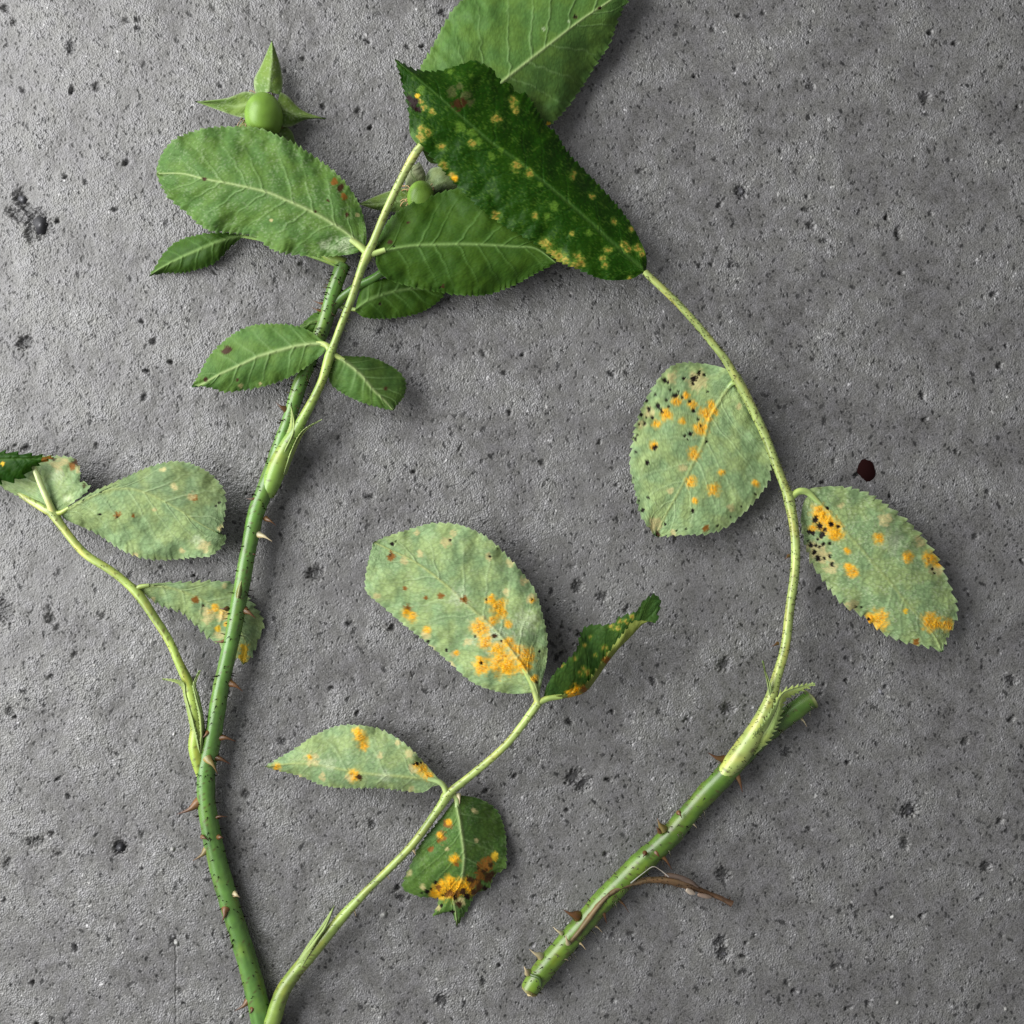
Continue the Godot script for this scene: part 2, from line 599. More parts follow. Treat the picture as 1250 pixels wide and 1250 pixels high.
func slab() -> void:
	var total := TEX * TEX
	var grain := noise_image(0.33, 11, 2)
	var lumps := noise_image(0.10, 12, 2)
	var patches := noise_image(0.007, 13, 3)
	var clouds := noise_image(0.028, 14, 3)
	low.resize(total)
	high.resize(total)
	pore_shade.resize(total)
	glint.resize(total)
	var r := RandomNumberGenerator.new()
	r.seed = 19
	# pores of all sizes
	for n in 31000:
		var x := r.randf() * SPAN
		var y := r.randf() * SPAN
		var a := r.randf_range(0.4, 2.6)
		var black := n % 3 == 0
		var s := r.randf_range(0.6, 1.2) if not black else r.randf_range(0.75, 1.5) * (1.0 + pow(r.randf(), 7.0) * 1.1)
		var st := r.randf_range(1.0, 2.3)
		dent(high, x, y, s, -r.randf_range(0.35, 0.9), st, a, 0.35)
		dent(pore_shade, x, y, s * 1.1, r.randf_range(0.65, 1.0) if black else r.randf_range(0.1, 0.5), st, a, 0.35)
	# hairline cracks
	for p in [[-5.0, 1066.0, 1.25, 70], [1005.0, 1060.0, 0.8, 60], [1120.0, 1080.0, 0.9, 55], [985.0, 300.0, 2.0, 40], [560.0, 640.0, 0.4, 45], [330.0, 900.0, 1.9, 45], [840.0, 600.0, 0.2, 50], [70.0, 800.0, 1.7, 30]]:
		var x: float = p[0]
		var y: float = p[1]
		var dir: float = p[2] - 1.0
		for n in int(p[3]):
			dir += r.randf_range(-0.35, 0.35) + (p[2] - 1.0 - dir) * 0.15
			x += cos(dir) * 1.4
			y += sin(dir) * 1.4
			if r.randf() < 0.75:
				dent(pore_shade, x, y, r.randf_range(0.45, 0.85), r.randf_range(0.25, 0.7), 1.6, dir, 0.2)
				dent(high, x, y, 0.8, -0.5, 1.6, dir, 0.2)
	for n in 190:
		var x := r.randf() * SPAN
		var y := r.randf() * SPAN
		var a := r.randf() * PI
		var s := r.randf_range(2.0, 3.6)
		var st := r.randf_range(1.0, 2.0)
		dent(low, x, y, s, -r.randf_range(2.0, 5.0), st, a, 0.4)
		dent(pore_shade, x, y, s * 0.8, r.randf_range(0.4, 0.9), st, a, 0.4)
	# the large holes that can be told apart
	for p in [[25, 242, 8, 1.4], [44, 268, 12, 1.3], [52, 280, 11, 1.2], [20, 262, 7, 1.9], [33, 254, 7, 1.5], [38, 286, 7, 1.8], [30, 418, 8, 1.3], [147, 1035, 9, 1.1], [700, 948, 9, 1.3], [712, 958, 8, 1.3], [880, 1150, 7, 1.3], [883, 1163, 8, 1.2], [1110, 990, 9, 1.2],
			[904, 233, 8, 1.1], [3, 745, 13, 1.3], [62, 755, 6, 1.2], [60, 742, 3, 1.4], [70, 766, 4, 1.2], [385, 700, 8, 1.5], [540, 1222, 8, 1.3], [17, 27, 4, 1.4], [6, 10, 5, 1.2], [87, 58, 6, 1.6], [118, 105, 5, 1.2],
			[883, 1068, 8, 1.2], [1204, 1058, 7, 1.1], [1105, 1030, 6, 1.4], [885, 810, 7, 1.5], [888, 865, 7, 1.3], [960, 918, 6, 1.2], [705, 716, 7, 1.3], [735, 728, 6, 1.3], [300, 970, 5, 1.2], [32, 548, 5, 1.3], [155, 25, 4, 1.3],
			[126, 752, 4, 1.2], [30, 845, 3.5, 1.3], [12, 868, 5, 1.3], [44, 1028, 7, 1.8], [10, 1054, 5, 1.6], [212, 1150, 5, 1.4], [345, 905, 5, 1.4], [455, 1006, 5, 1.3], [1178, 905, 5, 1.2], [1190, 655, 4, 1.3], [600, 780, 5, 1.3], [765, 745, 4, 1.2],
			[1235, 830, 6, 1.2], [1130, 120, 6, 1.4], [990, 105, 5, 1.2], [870, 35, 4, 1.2], [985, 255, 4, 1.8], [220, 1210, 4, 1.4], [590, 1200, 4, 1.4], [770, 1140, 4, 1.3], [1020, 1180, 5, 1.2], [960, 1200, 4, 1.2]]:
		var a := r.randf() * PI
		dent(low, p[0], p[1], p[2], -minf(p[2] * 0.55, 4.5), p[3], a, 0.45)
		dent(pore_shade, p[0], p[1], p[2] * 0.9, 0.75, p[3], a, 0.45)
	# a fine scratch from the trowel, low on the left
	for n in 40:
		dent(high, 215.0 + r.randf_range(-0.8, 0.8), 1142.0 + n * 3.0, 1.3, -1.0, 2.5, PI / 2, 0.3)
	# pale sand grains and surface glints, both painted into the albedo
	for n in 12000:
		var s := r.randf_range(0.6, 1.25) * (1.0 + pow(r.randf(), 8.0))
		dent(glint, r.randf() * SPAN, r.randf() * SPAN, s, 0.15 + 0.85 * pow(r.randf(), 2.0), r.randf_range(1.0, 1.8), r.randf() * PI, 0.3)
	var colours := PackedByteArray()
	colours.resize(total * 3)
	var relief := PackedByteArray()
	relief.resize(total)
	for i in total:
		var g := grain[i] / 127.5 - 1.0
		var l := lumps[i] / 127.5 - 1.0
		var p := patches[i] / 127.5 - 1.0
		var c := clouds[i] / 127.5 - 1.0
		var rough := 0.40 + 1.1 * clampf(0.42 + p * 1.0 + c * 0.7, 0.0, 1.0)
		var h := rough * (0.58 * g + 0.12 * l) + high[i] + 0.6 * glint[i]
		relief[i] = int(clampf(150.0 + h * 62.0, 0.0, 255.0))
		low[i] += 0.35 * c + 1.0 * p + 0.12 * l * rough
		var v := 0.128 * (1.0 + 0.26 * p + 0.20 * c + 0.16 * l + 0.52 * g)
		v = lerpf(v, 0.009, pore_shade[i] * 0.95)
		v = lerpf(v, 0.42, minf(glint[i] * 0.55 * rough * rough, 0.9))
		var srgb := 255.0 * (1.055 * pow(maxf(v, 0.003), 0.41667) - 0.055)
		colours[i * 3] = int(clampf(srgb * 1.0, 0.0, 255.0))
		colours[i * 3 + 1] = int(clampf(srgb * (0.991 + 0.006 * p), 0.0, 255.0))
		colours[i * 3 + 2] = int(clampf(srgb * (0.985 + 0.02 * c), 0.0, 255.0))
	var mat := StandardMaterial3D.new()
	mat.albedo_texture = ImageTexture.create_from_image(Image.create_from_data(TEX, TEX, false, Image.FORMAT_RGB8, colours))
	mat.heightmap_enabled = true
	mat.heightmap_texture = ImageTexture.create_from_image(Image.create_from_data(TEX, TEX, false, Image.FORMAT_L8, relief))
	mat.heightmap_scale = 0.075          # 255 steps of relief are about 4 plan units
	mat.roughness = 0.45
	mat.metallic_specular = 0.5
	# grid: close in the middle, wide outside
	var line := PackedFloat32Array()
	for k in range(12, 0, -1):
		line.append(-650.0 - 150.0 * pow(k, 1.25))
	var fine_n := 810
	for k in fine_n + 1:
		line.append(-650.0 + 1300.0 * k / fine_n)
	for k in range(1, 13):
		line.append(650.0 + 150.0 * pow(k, 1.25))
	var n := line.size()
	var pos := PackedVector3Array()
	pos.resize(n * n)
	var nor := PackedVector3Array()
	nor.resize(n * n)
	var uv := PackedVector2Array()
	uv.resize(n * n)
	var ix := PackedInt32Array()
	for k in n:
		ix.append(posmod(int((line[k] + 625.0) * TEX / SPAN), TEX))
	for j in n:
		var row := ix[j] * TEX
		for i in n:
			var calm := 1.0 - smoothstep(640.0, 655.0, maxf(absf(line[i]), absf(line[j])))   # the wide outer cells lie flat
			pos[j * n + i] = Vector3(line[i], low[row + ix[i]] * calm, line[j]) * S
			uv[j * n + i] = Vector2((line[i] + 625.0) / SPAN, (line[j] + 625.0) / SPAN)
	for j in n:
		for i in n:
			var a := pos[j * n + mini(i + 1, n - 1)] - pos[j * n + maxi(i - 1, 0)]
			var b := pos[mini(j + 1, n - 1) * n + i] - pos[maxi(j - 1, 0) * n + i]
			nor[j * n + i] = b.cross(a).normalized()
	var idx := PackedInt32Array()
	idx.resize((n - 1) * (n - 1) * 6)
	var q := 0
	for j in n - 1:
		for i in n - 1:
			var a := j * n + i
			idx[q] = a
			idx[q + 1] = a + 1
			idx[q + 2] = a + n
			idx[q + 3] = a + 1
			idx[q + 4] = a + n + 1
			idx[q + 5] = a + n
			q += 6
	var arr := []
	arr.resize(Mesh.ARRAY_MAX)
	arr[Mesh.ARRAY_VERTEX] = pos
	arr[Mesh.ARRAY_NORMAL] = nor
	arr[Mesh.ARRAY_TEX_UV] = uv
	arr[Mesh.ARRAY_INDEX] = idx
	var am := ArrayMesh.new()
	am.add_surface_from_arrays(Mesh.PRIMITIVE_TRIANGLES, arr)
	am.surface_set_material(0, mat)
	var g := MeshInstance3D.new()
	g.name = "ground"
	g.mesh = am
	g.set_meta("kind", "structure")
	g.set_meta("label", "grey pitted concrete slab under both rose branches")
	add_child(g, true)
	origin = Vector3.ZERO
	# stones of the mix that lie bare in the holes, and pale chips
	for p in [[147, 1035, 6.5, 0.05, -2.5], [28, 244, 6.0, 0.09, -3.0], [50, 275, 11.0, 0.05, -3.5], [906, 234, 5.5, 0.07, -2.5], [1111, 991, 5.0, 0.05, -3.0], [885, 1165, 5.0, 0.06, -3.0],
			[469, 1117, 4.5, 0.26, -0.4], [1090, 1119, 2.8, 0.42, -0.2], [216, 1151, 4.0, 0.28, -0.4], [211, 1037, 4.0, 0.25, -0.5], [735, 126, 3.0, 0.28, -0.3], [116, 812, 4.0, 0.26, -0.5], [1075, 845, 5.5, 0.17, -0.6], [1228, 1232, 3.0, 0.25, -0.3], [1096, 1224, 2.8, 0.26, -0.3], [295, 1240, 4.5, 0.28, -0.5]]:
		stone(g, p[0], p[1], p[2], p[3], p[4], r)


func stone(parent: Node, x: float, y: float, rad: float, tone: float, h: float, r: RandomNumberGenerator) -> void:
	var t := Tubes.new()
	var lift := -low[posmod(int(y * TEX / SPAN), TEX) * TEX + posmod(int(x * TEX / SPAN), TEX)]
	var base := at(x, y, h - lift * 0.35)
	var turn := r.randf() * PI
	var long := r.randf_range(1.0, 1.35)
	var c := Color(tone, tone * 0.99, tone * (1.08 if tone < 0.2 else 0.95))
	for j in 7:
		var la := PI / 2 - j * PI / 10.0
		for i in 14:
			var lo := TAU * i / 14.0
			var d := Vector3(cos(la) * cos(lo) * long, sin(la) * 0.26, cos(la) * sin(lo) / long).rotated(Vector3.UP, turn)
			var k := 1.0 + 0.28 * fine.get_noise_3d(d.x * 6.0 + x, d.y * 6.0, d.z * 6.0 + y)
			t.pos.append(base + d * rad * k * S)
			t.nor.append(d.normalized())
			t.col.append(c * (1.0 + 0.3 * fine.get_noise_3d(d.x * 14.0, d.y * 14.0 + x, d.z * 14.0)))
	for j in 6:
		for i in 14:
			var a := j * 14 + i
			var b := j * 14 + (i + 1) % 14
			t.idx.append_array([a, a + 14, b, b, a + 14, b + 14])
	put("stone", parent, t, thorn_skin)


func spot_of_dirt() -> void:
	var base := at(1058, 573, 0)
	origin = base
	var t := Tubes.new()
	var rings := 6
	for j in rings + 1:
		var f := float(j) / rings
		for i in 40:
			var a := TAU * i / 40.0
			var wob := 1.0 + 0.12 * sin(2.0 * a + 0.6) + 0.10 * blotch.get_noise_2d(cos(a) * 30.0, sin(a) * 30.0) + 0.04 * sin(5.0 * a)
			t.pos.append(Vector3(cos(a) * 10.5 * wob * f, 3.2 * sqrt(maxf(1.0 - f * f, 0.0)) - 0.6, sin(a) * 15.0 * wob * f) * S)
			t.nor.append(Vector3(cos(a) * f * 0.4, 1.0, sin(a) * f * 0.4).normalized())
			t.col.append(Color(0.014, 0.007, 0.007))
	for j in rings:
		for i in 40:
			var a := j * 40 + i
			var b := j * 40 + (i + 1) % 40
			t.idx.append_array([a, a + 40, b, b, a + 40, b + 40])
	var o := put("dried_drop", self, t, skin(0.9, 0.08, 0.0))
	o.position = base
	o.set_meta("label", "small dark brown dried drop on the bare concrete at right")
	o.set_meta("category", "stain")


# ------------------------------------------------------------------ rose hips

func hip(parent: Node, x: float, y: float, h: float, rad: float, sepals: Array) -> void:
	var t := Tubes.new()
	var c := at(x, y, h)
	for j in 25:
		var la := PI / 2 - j * PI / 24.0
		for i in 36:
			var lo := TAU * i / 36.0
			var d := Vector3(cos(la) * cos(lo), sin(la), cos(la) * sin(lo))
			t.pos.append(c + d * Vector3(rad * 0.97, rad * 1.12, rad * 1.2) * S - origin)
			t.nor.append(d)
			t.col.append(Color(0.13, 0.235, 0.032) * (1.0 + 0.3 * blotch.get_noise_3d(d.x * 60.0, d.y * 60.0, d.z * 60.0)))
	for j in 24:
		for i in 36:
			var a := j * 36 + i
			var b := j * 36 + (i + 1) % 36
			t.idx.append_array([a, a + 36, b, b, a + 36, b + 36])
	var o := put("rose_hip", parent, t, hip_skin)
	for d in sepals:
		d.merge({"pal": "sepal", "teeth": 0.0, "veins": 4, "lateral": 0.15, "rib": 0.5, "net": 0.3, "wave": 1.0, "step": 1.0, "speck": 0.3})
		leaflet(o, "sepal", d)
	# withered stamens behind it
	var s := Tubes.new()
	for n in 46:
		var a := rng.randf() * TAU
		var far := rad * rng.randf_range(0.9, 1.65)
		var x1 := x + cos(a) * far
		var y1 := y + sin(a) * far
		tube(s, [x + cos(a) * rad * 0.5, y + sin(a) * rad * 0.5, h - rad * 0.75, 0.6, x + cos(a + 0.2) * far * 0.8, y + sin(a + 0.2) * far * 0.8, h - rad * 0.9 + rng.randf_range(0, 6), 0.55, x1, y1, h - rad * 0.9 + rng.randf_range(-3, 5), 0.9],
			Color(0.42, 0.34, 0.2), Color(0.3, 0.2, 0.1), 4, 5.0)
	put("stamens", o, s, bristle_skin).set_meta("kind", "stuff")


# ------------------------------------------------------------------ left branch

func left_branch() -> void:
	var b := thing("rose_branch", "long thorny rose branch at left with two green hips and three compound leaves", "rose branch", at(317, 1250, 0))
	var bark := Color(0.072, 0.160, 0.032)
	var stalk := Color(0.25, 0.34, 0.085)
	# main stem
	var k := [338, 1340, 14, 13, 321, 1252, 14, 13, 313, 1216, 14, 13, 298, 1160, 14, 12, 280, 1104, 14, 12, 262, 1037, 14, 11.5, 253, 985, 15, 11, 252, 943, 17, 11, 257, 914, 19, 10.5, 264, 876, 23, 10, 270, 838, 26, 9.8, 283, 780, 28, 9.2, 294, 723, 28, 9.5,
		303, 672, 26, 9.6, 313, 625, 23, 10, 324, 597, 21, 10.5, 336, 567, 19, 12, 345, 535, 18, 9.5, 351, 518, 18, 8.5, 366, 470, 18, 9, 380, 435, 18, 9.3, 395, 398, 20, 9.2, 405, 362, 22, 9, 413, 338, 24, 8.8, 419, 322, 25, 9.2]
	var t := Tubes.new()
	tube(t, k, bark, Color(0.085, 0.185, 0.030), 24, 2.2, 0.10, 0.04)
	put("stem", b, t, stem_skin)
	t = Tubes.new()
	tube(t, [295, 708, 36.0, 1.0, 293, 716, 36.3, 2.6, 291.5, 724, 36.6, 3.4, 290, 733, 35.8, 2.2, 289, 739, 35.0, 0.8], Color(0.17, 0.21, 0.055), Color(0.14, 0.13, 0.04), 12, 1.2, 0.2, 0.1, 0.5)
	put("scar", b, t, stem_skin)
	bristles(b, k, 260, 7.5, Color(0.045, 0.022, 0.012))
	bristles(b, [345, 535, 18, 8.5, 366, 470, 18, 9, 395, 398, 20, 9.2, 413, 338, 24, 8.8, 418, 325, 25, 9], 60, 8.0, Color(0.28, 0.22, 0.10))
	# stalks of the two hips
	t = Tubes.new()
	tube(t, [419, 322, 25, 8.5, 412, 317, 26, 7, 400, 313, 26, 5.5, 370, 285, 27, 4.5, 345, 235, 28, 4.5, 328, 185, 28, 5, 323, 160, 28, 6], Color(0.25, 0.40, 0.09), Color(0.16, 0.33, 0.05), 12, 3.0)
	put("hip_stalk", b, t, stem_skin)
	t = Tubes.new()
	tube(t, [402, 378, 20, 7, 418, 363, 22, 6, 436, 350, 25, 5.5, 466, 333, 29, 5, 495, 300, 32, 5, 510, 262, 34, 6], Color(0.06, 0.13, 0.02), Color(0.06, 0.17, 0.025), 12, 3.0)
	put("hip_stalk", b, t, stem_skin)
	for p in [[313, 609, 302, 608.5, 27, 4.0, 0], [326, 634, 336, 641, 24, 2.6, 0], [317, 653, 330.5, 660, 28, 3.6, 2], [300, 746, 311, 754, 29, 4.0, 0], [276, 782, 262, 783, 30, 3.4, 0], [276, 743, 269, 742.6, 32, 2.6, 0], [281, 834, 295, 843, 26, 4.6, 0],
			[269, 900, 286, 904.5, 22, 4.2, 0], [263, 925, 279.5, 932, 20, 4.6, 0], [255, 928, 264.5, 943, 29, 4.4, 1], [241, 981, 218, 993, 17, 6.0, 0], [263, 998, 276, 997, 17, 2.6, 0], [252, 1038, 237, 1049.5, 17, 4.6, 1], [275, 1112, 271, 1125, 26, 4.0, 0],
			[287, 1092, 292, 1095, 20, 3.2, 2], [303, 1222, 288, 1233, 18, 4.6, 0], [308, 1232, 305, 1237, 26, 2.6, 0], [397, 371, 383, 367, 24, 2.4, 0], [394, 380, 381, 375, 24, 2.2, 0], [348, 499, 337.5, 491.5, 22, 3.8, 0], [268, 1022, 273, 1023, 22, 2.4, 0], [248, 1022, 254, 1026, 25, 2.0, 0],
			[253, 895, 246, 901, 30, 2.4, 0], [308, 676, 313, 678, 30, 2.0, 0], [272, 822, 266, 821, 33, 1.8, 0], [272, 826, 266, 829, 33, 1.8, 0]]:
		thorn(b, p[0], p[1], p[2], p[3], p[4], p[5], p[6])
	hip(b, 322, 142, 34, 23, [
		{"mid": [328, 112, 330, 90, 332, 70, 332, 49], "left": [312, 115, 310, 98, 319, 79, 332, 49], "right": [343, 116, 345, 100, 341, 76, 332, 49], "h": [[30, 32, 26, 20], [22, 18, 16, 20], [22, 17, 15, 20]]},
		{"mid": [305, 126, 288, 130, 270, 127, 238, 124], "left": [300, 144, 288, 142, 268, 135, 238, 124], "right": [312, 114, 298, 112, 275, 120, 238, 124], "h": [[26, 20, 19, 24], [22, 24, 24, 24], [26, 28, 24, 24]]},
		{"mid": [338, 128, 352, 136, 370, 141, 398, 145], "left": [342, 112, 352, 118, 370, 135, 398, 145], "right": [345, 155, 356, 154, 374, 146, 398, 145], "h": [[30, 26, 18, 12], [26, 16, 13, 12], [20, 12, 12, 12]]},
		{"mid": [336, 160, 350, 172, 356, 178, 362, 186], "left": [345, 150, 356, 160, 360, 172, 362, 186], "right": [325, 168, 340, 178, 350, 184, 362, 186], "h": [[14, 12, 9, 6], [8, 8, 6, 6], [8, 8, 6, 6]]},
		{"mid": [306, 155, 296, 165, 288, 178, 280, 190], "left": [314, 165, 304, 175, 294, 185, 280, 190], "right": [298, 146, 288, 158, 284, 172, 280, 190], "h": [[14, 12, 9, 6], [8, 8, 6, 6], [8, 8, 6, 6]]},
	])
	hip(b, 514, 242, 36, 17, [
		{"mid": [500, 248, 482, 246, 462, 248, 438, 249], "left": [502, 262, 480, 259, 458, 256, 438, 249], "right": [500, 230, 486, 230, 462, 238, 438, 249], "h": [[20, 22, 18, 16], [14, 14, 13, 16], [16, 16, 15, 16]]},
		{"mid": [508, 226, 506, 218, 502, 208, 512, 198], "left": [494, 232, 495, 222, 497, 208, 512, 198], "right": [518, 224, 520, 215, 516, 204, 512, 198], "blade": Color(0.25, 0.29, 0.18), "h": [[22, 34, 38, 28], [20, 28, 32, 28], [20, 28, 30, 28]]},
		{"mid": [524, 232, 538, 222, 552, 220, 570, 224], "left": [516, 224, 526, 206, 546, 206, 570, 224], "right": [530, 244, 542, 236, 556, 232, 570, 224], "blade": Color(0.17, 0.23, 0.10), "h": [[20, 32, 30, 22], [18, 24, 24, 22], [14, 18, 20, 22]]},
		{"mid": [524, 252, 536, 262, 548, 268, 560, 276], "left": [530, 242, 542, 252, 552, 262, 560, 276], "right": [514, 260, 526, 272, 540, 278, 560, 276], "h": [[18, 14, 10, 8], [12, 10, 8, 8], [12, 10, 8, 8]]},
	])

	# the middle leaf: five leaflets on a pale stalk that rises over the stem
	k = [326, 604, 19, 8.5, 332, 588, 24, 11.0, 340, 566, 28, 11.5, 351, 543, 32, 9.0, 366, 518, 37, 6.5, 391, 470, 45, 5.2, 403, 433, 50, 6.3, 408, 420, 52, 4.8, 418, 393, 55, 4.6, 430, 362, 58, 4.8, 442, 326, 62, 5.0, 449, 310, 64, 6.6, 455, 297, 65, 4.8, 468, 265, 68, 4.8, 489, 220, 72, 4.8, 508, 186, 75, 5.2, 517, 176, 75, 4.6]
	t = Tubes.new()
	tube(t, k, Color(0.155, 0.265, 0.045), Color(0.31, 0.38, 0.12), 14, 2.5, 0.05, 0.35)
	tube(t, [449, 310, 64, 5.0, 440, 301, 65, 4.4, 428, 292, 66, 3.4], stalk, Color(0.38, 0.47, 0.17), 10, 2.0)
	tube(t, [449, 311, 64, 4.8, 458, 309, 64, 4.0, 470, 305, 64, 3.2], stalk, Color(0.34, 0.45, 0.15), 10, 2.0)
	tube(t, [404, 432, 50, 4.6, 400, 423, 50, 3.8, 392, 419.5, 49, 3.4, 380, 420, 48, 2.6], stalk, Color(0.36, 0.46, 0.17), 10, 2.0)
	tube(t, [404, 431, 50, 4.2, 410, 434, 49, 3.4, 420, 440, 48, 2.6], stalk, Color(0.32, 0.42, 0.14), 10, 2.0)
	var leaf := put("leaf", b, t, stem_skin)
	bristles(leaf, k, 130, 4.5, Color(0.36, 0.42, 0.16))
	leaflet(leaf, "stipule", {"pal": "stipule", "teeth": 0.6, "pitch": 4.0, "veins": 4, "lateral": 0.1, "net": 0.3, "step": 1.2, "mid": [338, 575, 347, 550, 357, 524, 355, 492], "left": [334, 580, 342, 547, 353.5, 518, 355, 490], "right": [341, 573, 350.5, 549, 360, 522, 356, 494], "h": [[30, 38, 38, 40], [22, 30, 34, 38], [32, 40, 40, 38]]})
	leaflet(leaf, "stipule", {"pal": "stipule", "teeth": 0.6, "pitch": 4.0, "veins": 4, "lateral": 0.1, "net": 0.3, "step": 1.2, "mid": [346, 580, 357, 550, 371, 526, 393, 512], "left": [345, 576, 355, 550, 368.5, 526, 393, 511.5], "right": [350, 579, 359.5, 554, 372.5, 527.5, 393, 512.5], "h": [[30, 36, 38, 44], [34, 40, 42, 44], [22, 28, 36, 44]]})
	leaflet(leaf, "leaflet", {"pal": "green", "veins": 9, "teeth": 2.6, "net": 0.7, "wave": 3.0, "speck": 0.18,
		"mid": [445, 303.6, 420, 282, 384, 260, 348, 243.6, 324, 234, 288, 225.6, 249.6, 218.4, 223, 212, 191, 212],
		"left": [445, 303.6, 430, 310, 396, 313, 360, 311, 333.6, 305, 307, 288, 276, 284, 252, 280, 225.6, 258, 204, 239, 191, 213],
		"right": [446, 302, 447, 282, 440, 253, 425, 227, 403, 205, 379, 188, 357.6, 174, 336, 164, 314, 156, 283, 154.5, 259, 155.5, 237.6, 159.6, 211, 171.6, 195, 193, 191, 212],
		"h": [[64, 70, 72, 68, 56], [62, 54, 46, 42, 50], [62, 58, 56, 58, 52]],
		"spots": "t:331,269,2.2 d:415,229,5 e:420,240,4 d:424,262,3 e:408,222,5 t:437,262,3 p:420,300,12 p:398,298,9 d:250,219,3 d:400,245,2 d:385,258,2"})
	leaflet(leaf, "leaflet", {"pal": "deep", "veins": 8, "teeth": 2.0, "pitch": 7.5, "net": 0.5, "wave": 2.5, "curl": 1.4,  # darker green paints in the shade of the leaf above
		"mid": [457, 309.6, 471.6, 305.4, 503, 300, 534, 298.6, 565, 298, 596, 299, 627.6, 301, 654.6, 303.5, 679, 321],
		"left": [457, 308, 463, 290, 475.8, 267, 498.6, 250, 523.6, 240, 554.8, 230.6, 590, 231, 627.6, 252, 659, 283.6, 679, 320],
		"right": [458, 311, 460, 325, 471.6, 339.7, 498.6, 349, 534, 356.4, 565, 360.5, 596, 359.5, 627.6, 348, 654.6, 333.5, 679, 321],
		"h": [[63, 60, 58, 54, 50], [60, 50, 48, 46, 48], [62, 48, 40, 36, 46]], "spots": "d:476,296,3 b:481,301,1.5 d:498,272,2 d:540,350,2.4 b:537,351,1.6 d:480,235,3"})
	leaflet(leaf, "leaflet", {"pal": "green", "veins": 9, "teeth": 2.4, "net": 0.6, "wave": 3.0, "tone": [1.0, 0.75],  # right half painted darker, as turned from the window
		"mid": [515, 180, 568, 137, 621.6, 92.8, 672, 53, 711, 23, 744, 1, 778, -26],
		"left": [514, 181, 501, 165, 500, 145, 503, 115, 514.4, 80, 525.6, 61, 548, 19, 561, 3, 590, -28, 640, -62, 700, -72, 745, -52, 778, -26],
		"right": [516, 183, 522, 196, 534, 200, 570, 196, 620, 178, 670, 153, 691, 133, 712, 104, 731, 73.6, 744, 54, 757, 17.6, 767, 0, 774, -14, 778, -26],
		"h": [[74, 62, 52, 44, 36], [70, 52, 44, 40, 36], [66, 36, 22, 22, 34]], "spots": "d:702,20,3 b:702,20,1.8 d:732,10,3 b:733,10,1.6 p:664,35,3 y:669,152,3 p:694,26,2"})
	leaflet(leaf, "leaflet", {"pal": "green", "veins": 7, "teeth": 2.0, "pitch": 7.0, "net": 0.6, "wave": 2.0,
		"mid": [397, 421, 388, 419.6, 364, 422, 340, 428, 316, 435, 292, 446, 268, 457, 244, 470, 234, 472],
		"left": [398, 424, 396, 430, 388, 437, 373.6, 448, 354, 460, 328, 470, 299, 476, 275, 478.5, 263, 475, 246.4, 471.5, 234, 472],
		"right": [397, 419, 393, 415, 376, 403, 354, 396.5, 323, 395.6, 299, 400, 275, 415, 256, 434, 244, 455, 234, 472],
		"h": [[50, 48, 44, 40, 36], [48, 38, 32, 30, 36], [48, 44, 40, 36, 36]], "spots": "t:294,471,3 d:289.6,464,2.6 d:277,428,6 d:251,463,3 t:318,468,2"})
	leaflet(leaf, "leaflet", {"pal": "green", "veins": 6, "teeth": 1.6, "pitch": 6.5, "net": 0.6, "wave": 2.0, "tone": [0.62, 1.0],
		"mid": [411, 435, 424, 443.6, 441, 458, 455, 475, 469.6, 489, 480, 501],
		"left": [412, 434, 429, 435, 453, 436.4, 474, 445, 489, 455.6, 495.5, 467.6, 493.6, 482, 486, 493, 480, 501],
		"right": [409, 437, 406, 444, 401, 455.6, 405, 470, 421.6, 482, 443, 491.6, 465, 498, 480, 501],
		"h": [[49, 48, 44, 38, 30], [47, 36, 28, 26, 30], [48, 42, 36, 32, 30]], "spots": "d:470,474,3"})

	# the small leaf low under the others, on the stem's upper end
	t = Tubes.new()
	tube(t, [410, 372, 16, 3.4, 424, 376, 17, 3.0, 434, 378, 18, 2.4], Color(0.16, 0.28, 0.06), Color(0.26, 0.38, 0.12), 9, 2.0)
	tube(t, [416, 325, 20, 3.4, 380, 312, 19, 2.6, 330, 295, 18, 2.4, 294, 288, 18, 2.0], Color(0.2, 0.34, 0.08), Color(0.22, 0.36, 0.1), 9, 3.0)
	leaf = put("leaf", b, t, stem_skin)
	leaflet(leaf, "leaflet", {"pal": "deep", "veins": 6, "teeth": 1.6, "pitch": 7.0, "net": 0.5, "rib": 0.8,
		"mid": [434, 378, 451, 366, 480, 356, 510, 352, 545, 354], "left": [434, 376, 442, 352, 463, 341, 500, 336, 530, 342, 545, 354], "right": [434, 380, 440, 385, 447, 388, 472, 389, 509, 383, 534, 369, 545, 355],
		"h": [[24, 26, 24, 20, 16], [22, 24, 24, 22, 16], [22, 14, 12, 10, 14]], "spots": "d:464,371,2 b:464,371,1.2"})
	leaflet(leaf, "leaflet", {"pal": "deep", "veins": 4, "teeth": 1.2, "pitch": 6.0, "net": 0.5, "mid": [412, 376, 396, 386, 382, 393, 364, 400], "left": [412, 380, 400, 400, 385, 408, 364, 400], "right": [410, 370, 396, 376, 380, 385, 364, 400], "h": [[18, 14, 12, 9], [14, 8, 6, 8], [14, 12, 10, 9]]})
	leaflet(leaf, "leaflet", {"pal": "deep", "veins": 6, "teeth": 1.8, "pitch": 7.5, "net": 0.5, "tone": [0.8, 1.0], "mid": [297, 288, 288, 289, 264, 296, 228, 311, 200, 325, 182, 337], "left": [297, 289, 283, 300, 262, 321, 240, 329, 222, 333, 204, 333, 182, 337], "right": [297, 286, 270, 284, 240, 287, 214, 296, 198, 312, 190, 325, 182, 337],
		"h": [[18, 22, 20, 14, 10], [16, 12, 8, 6, 8], [16, 20, 16, 12, 9]]})

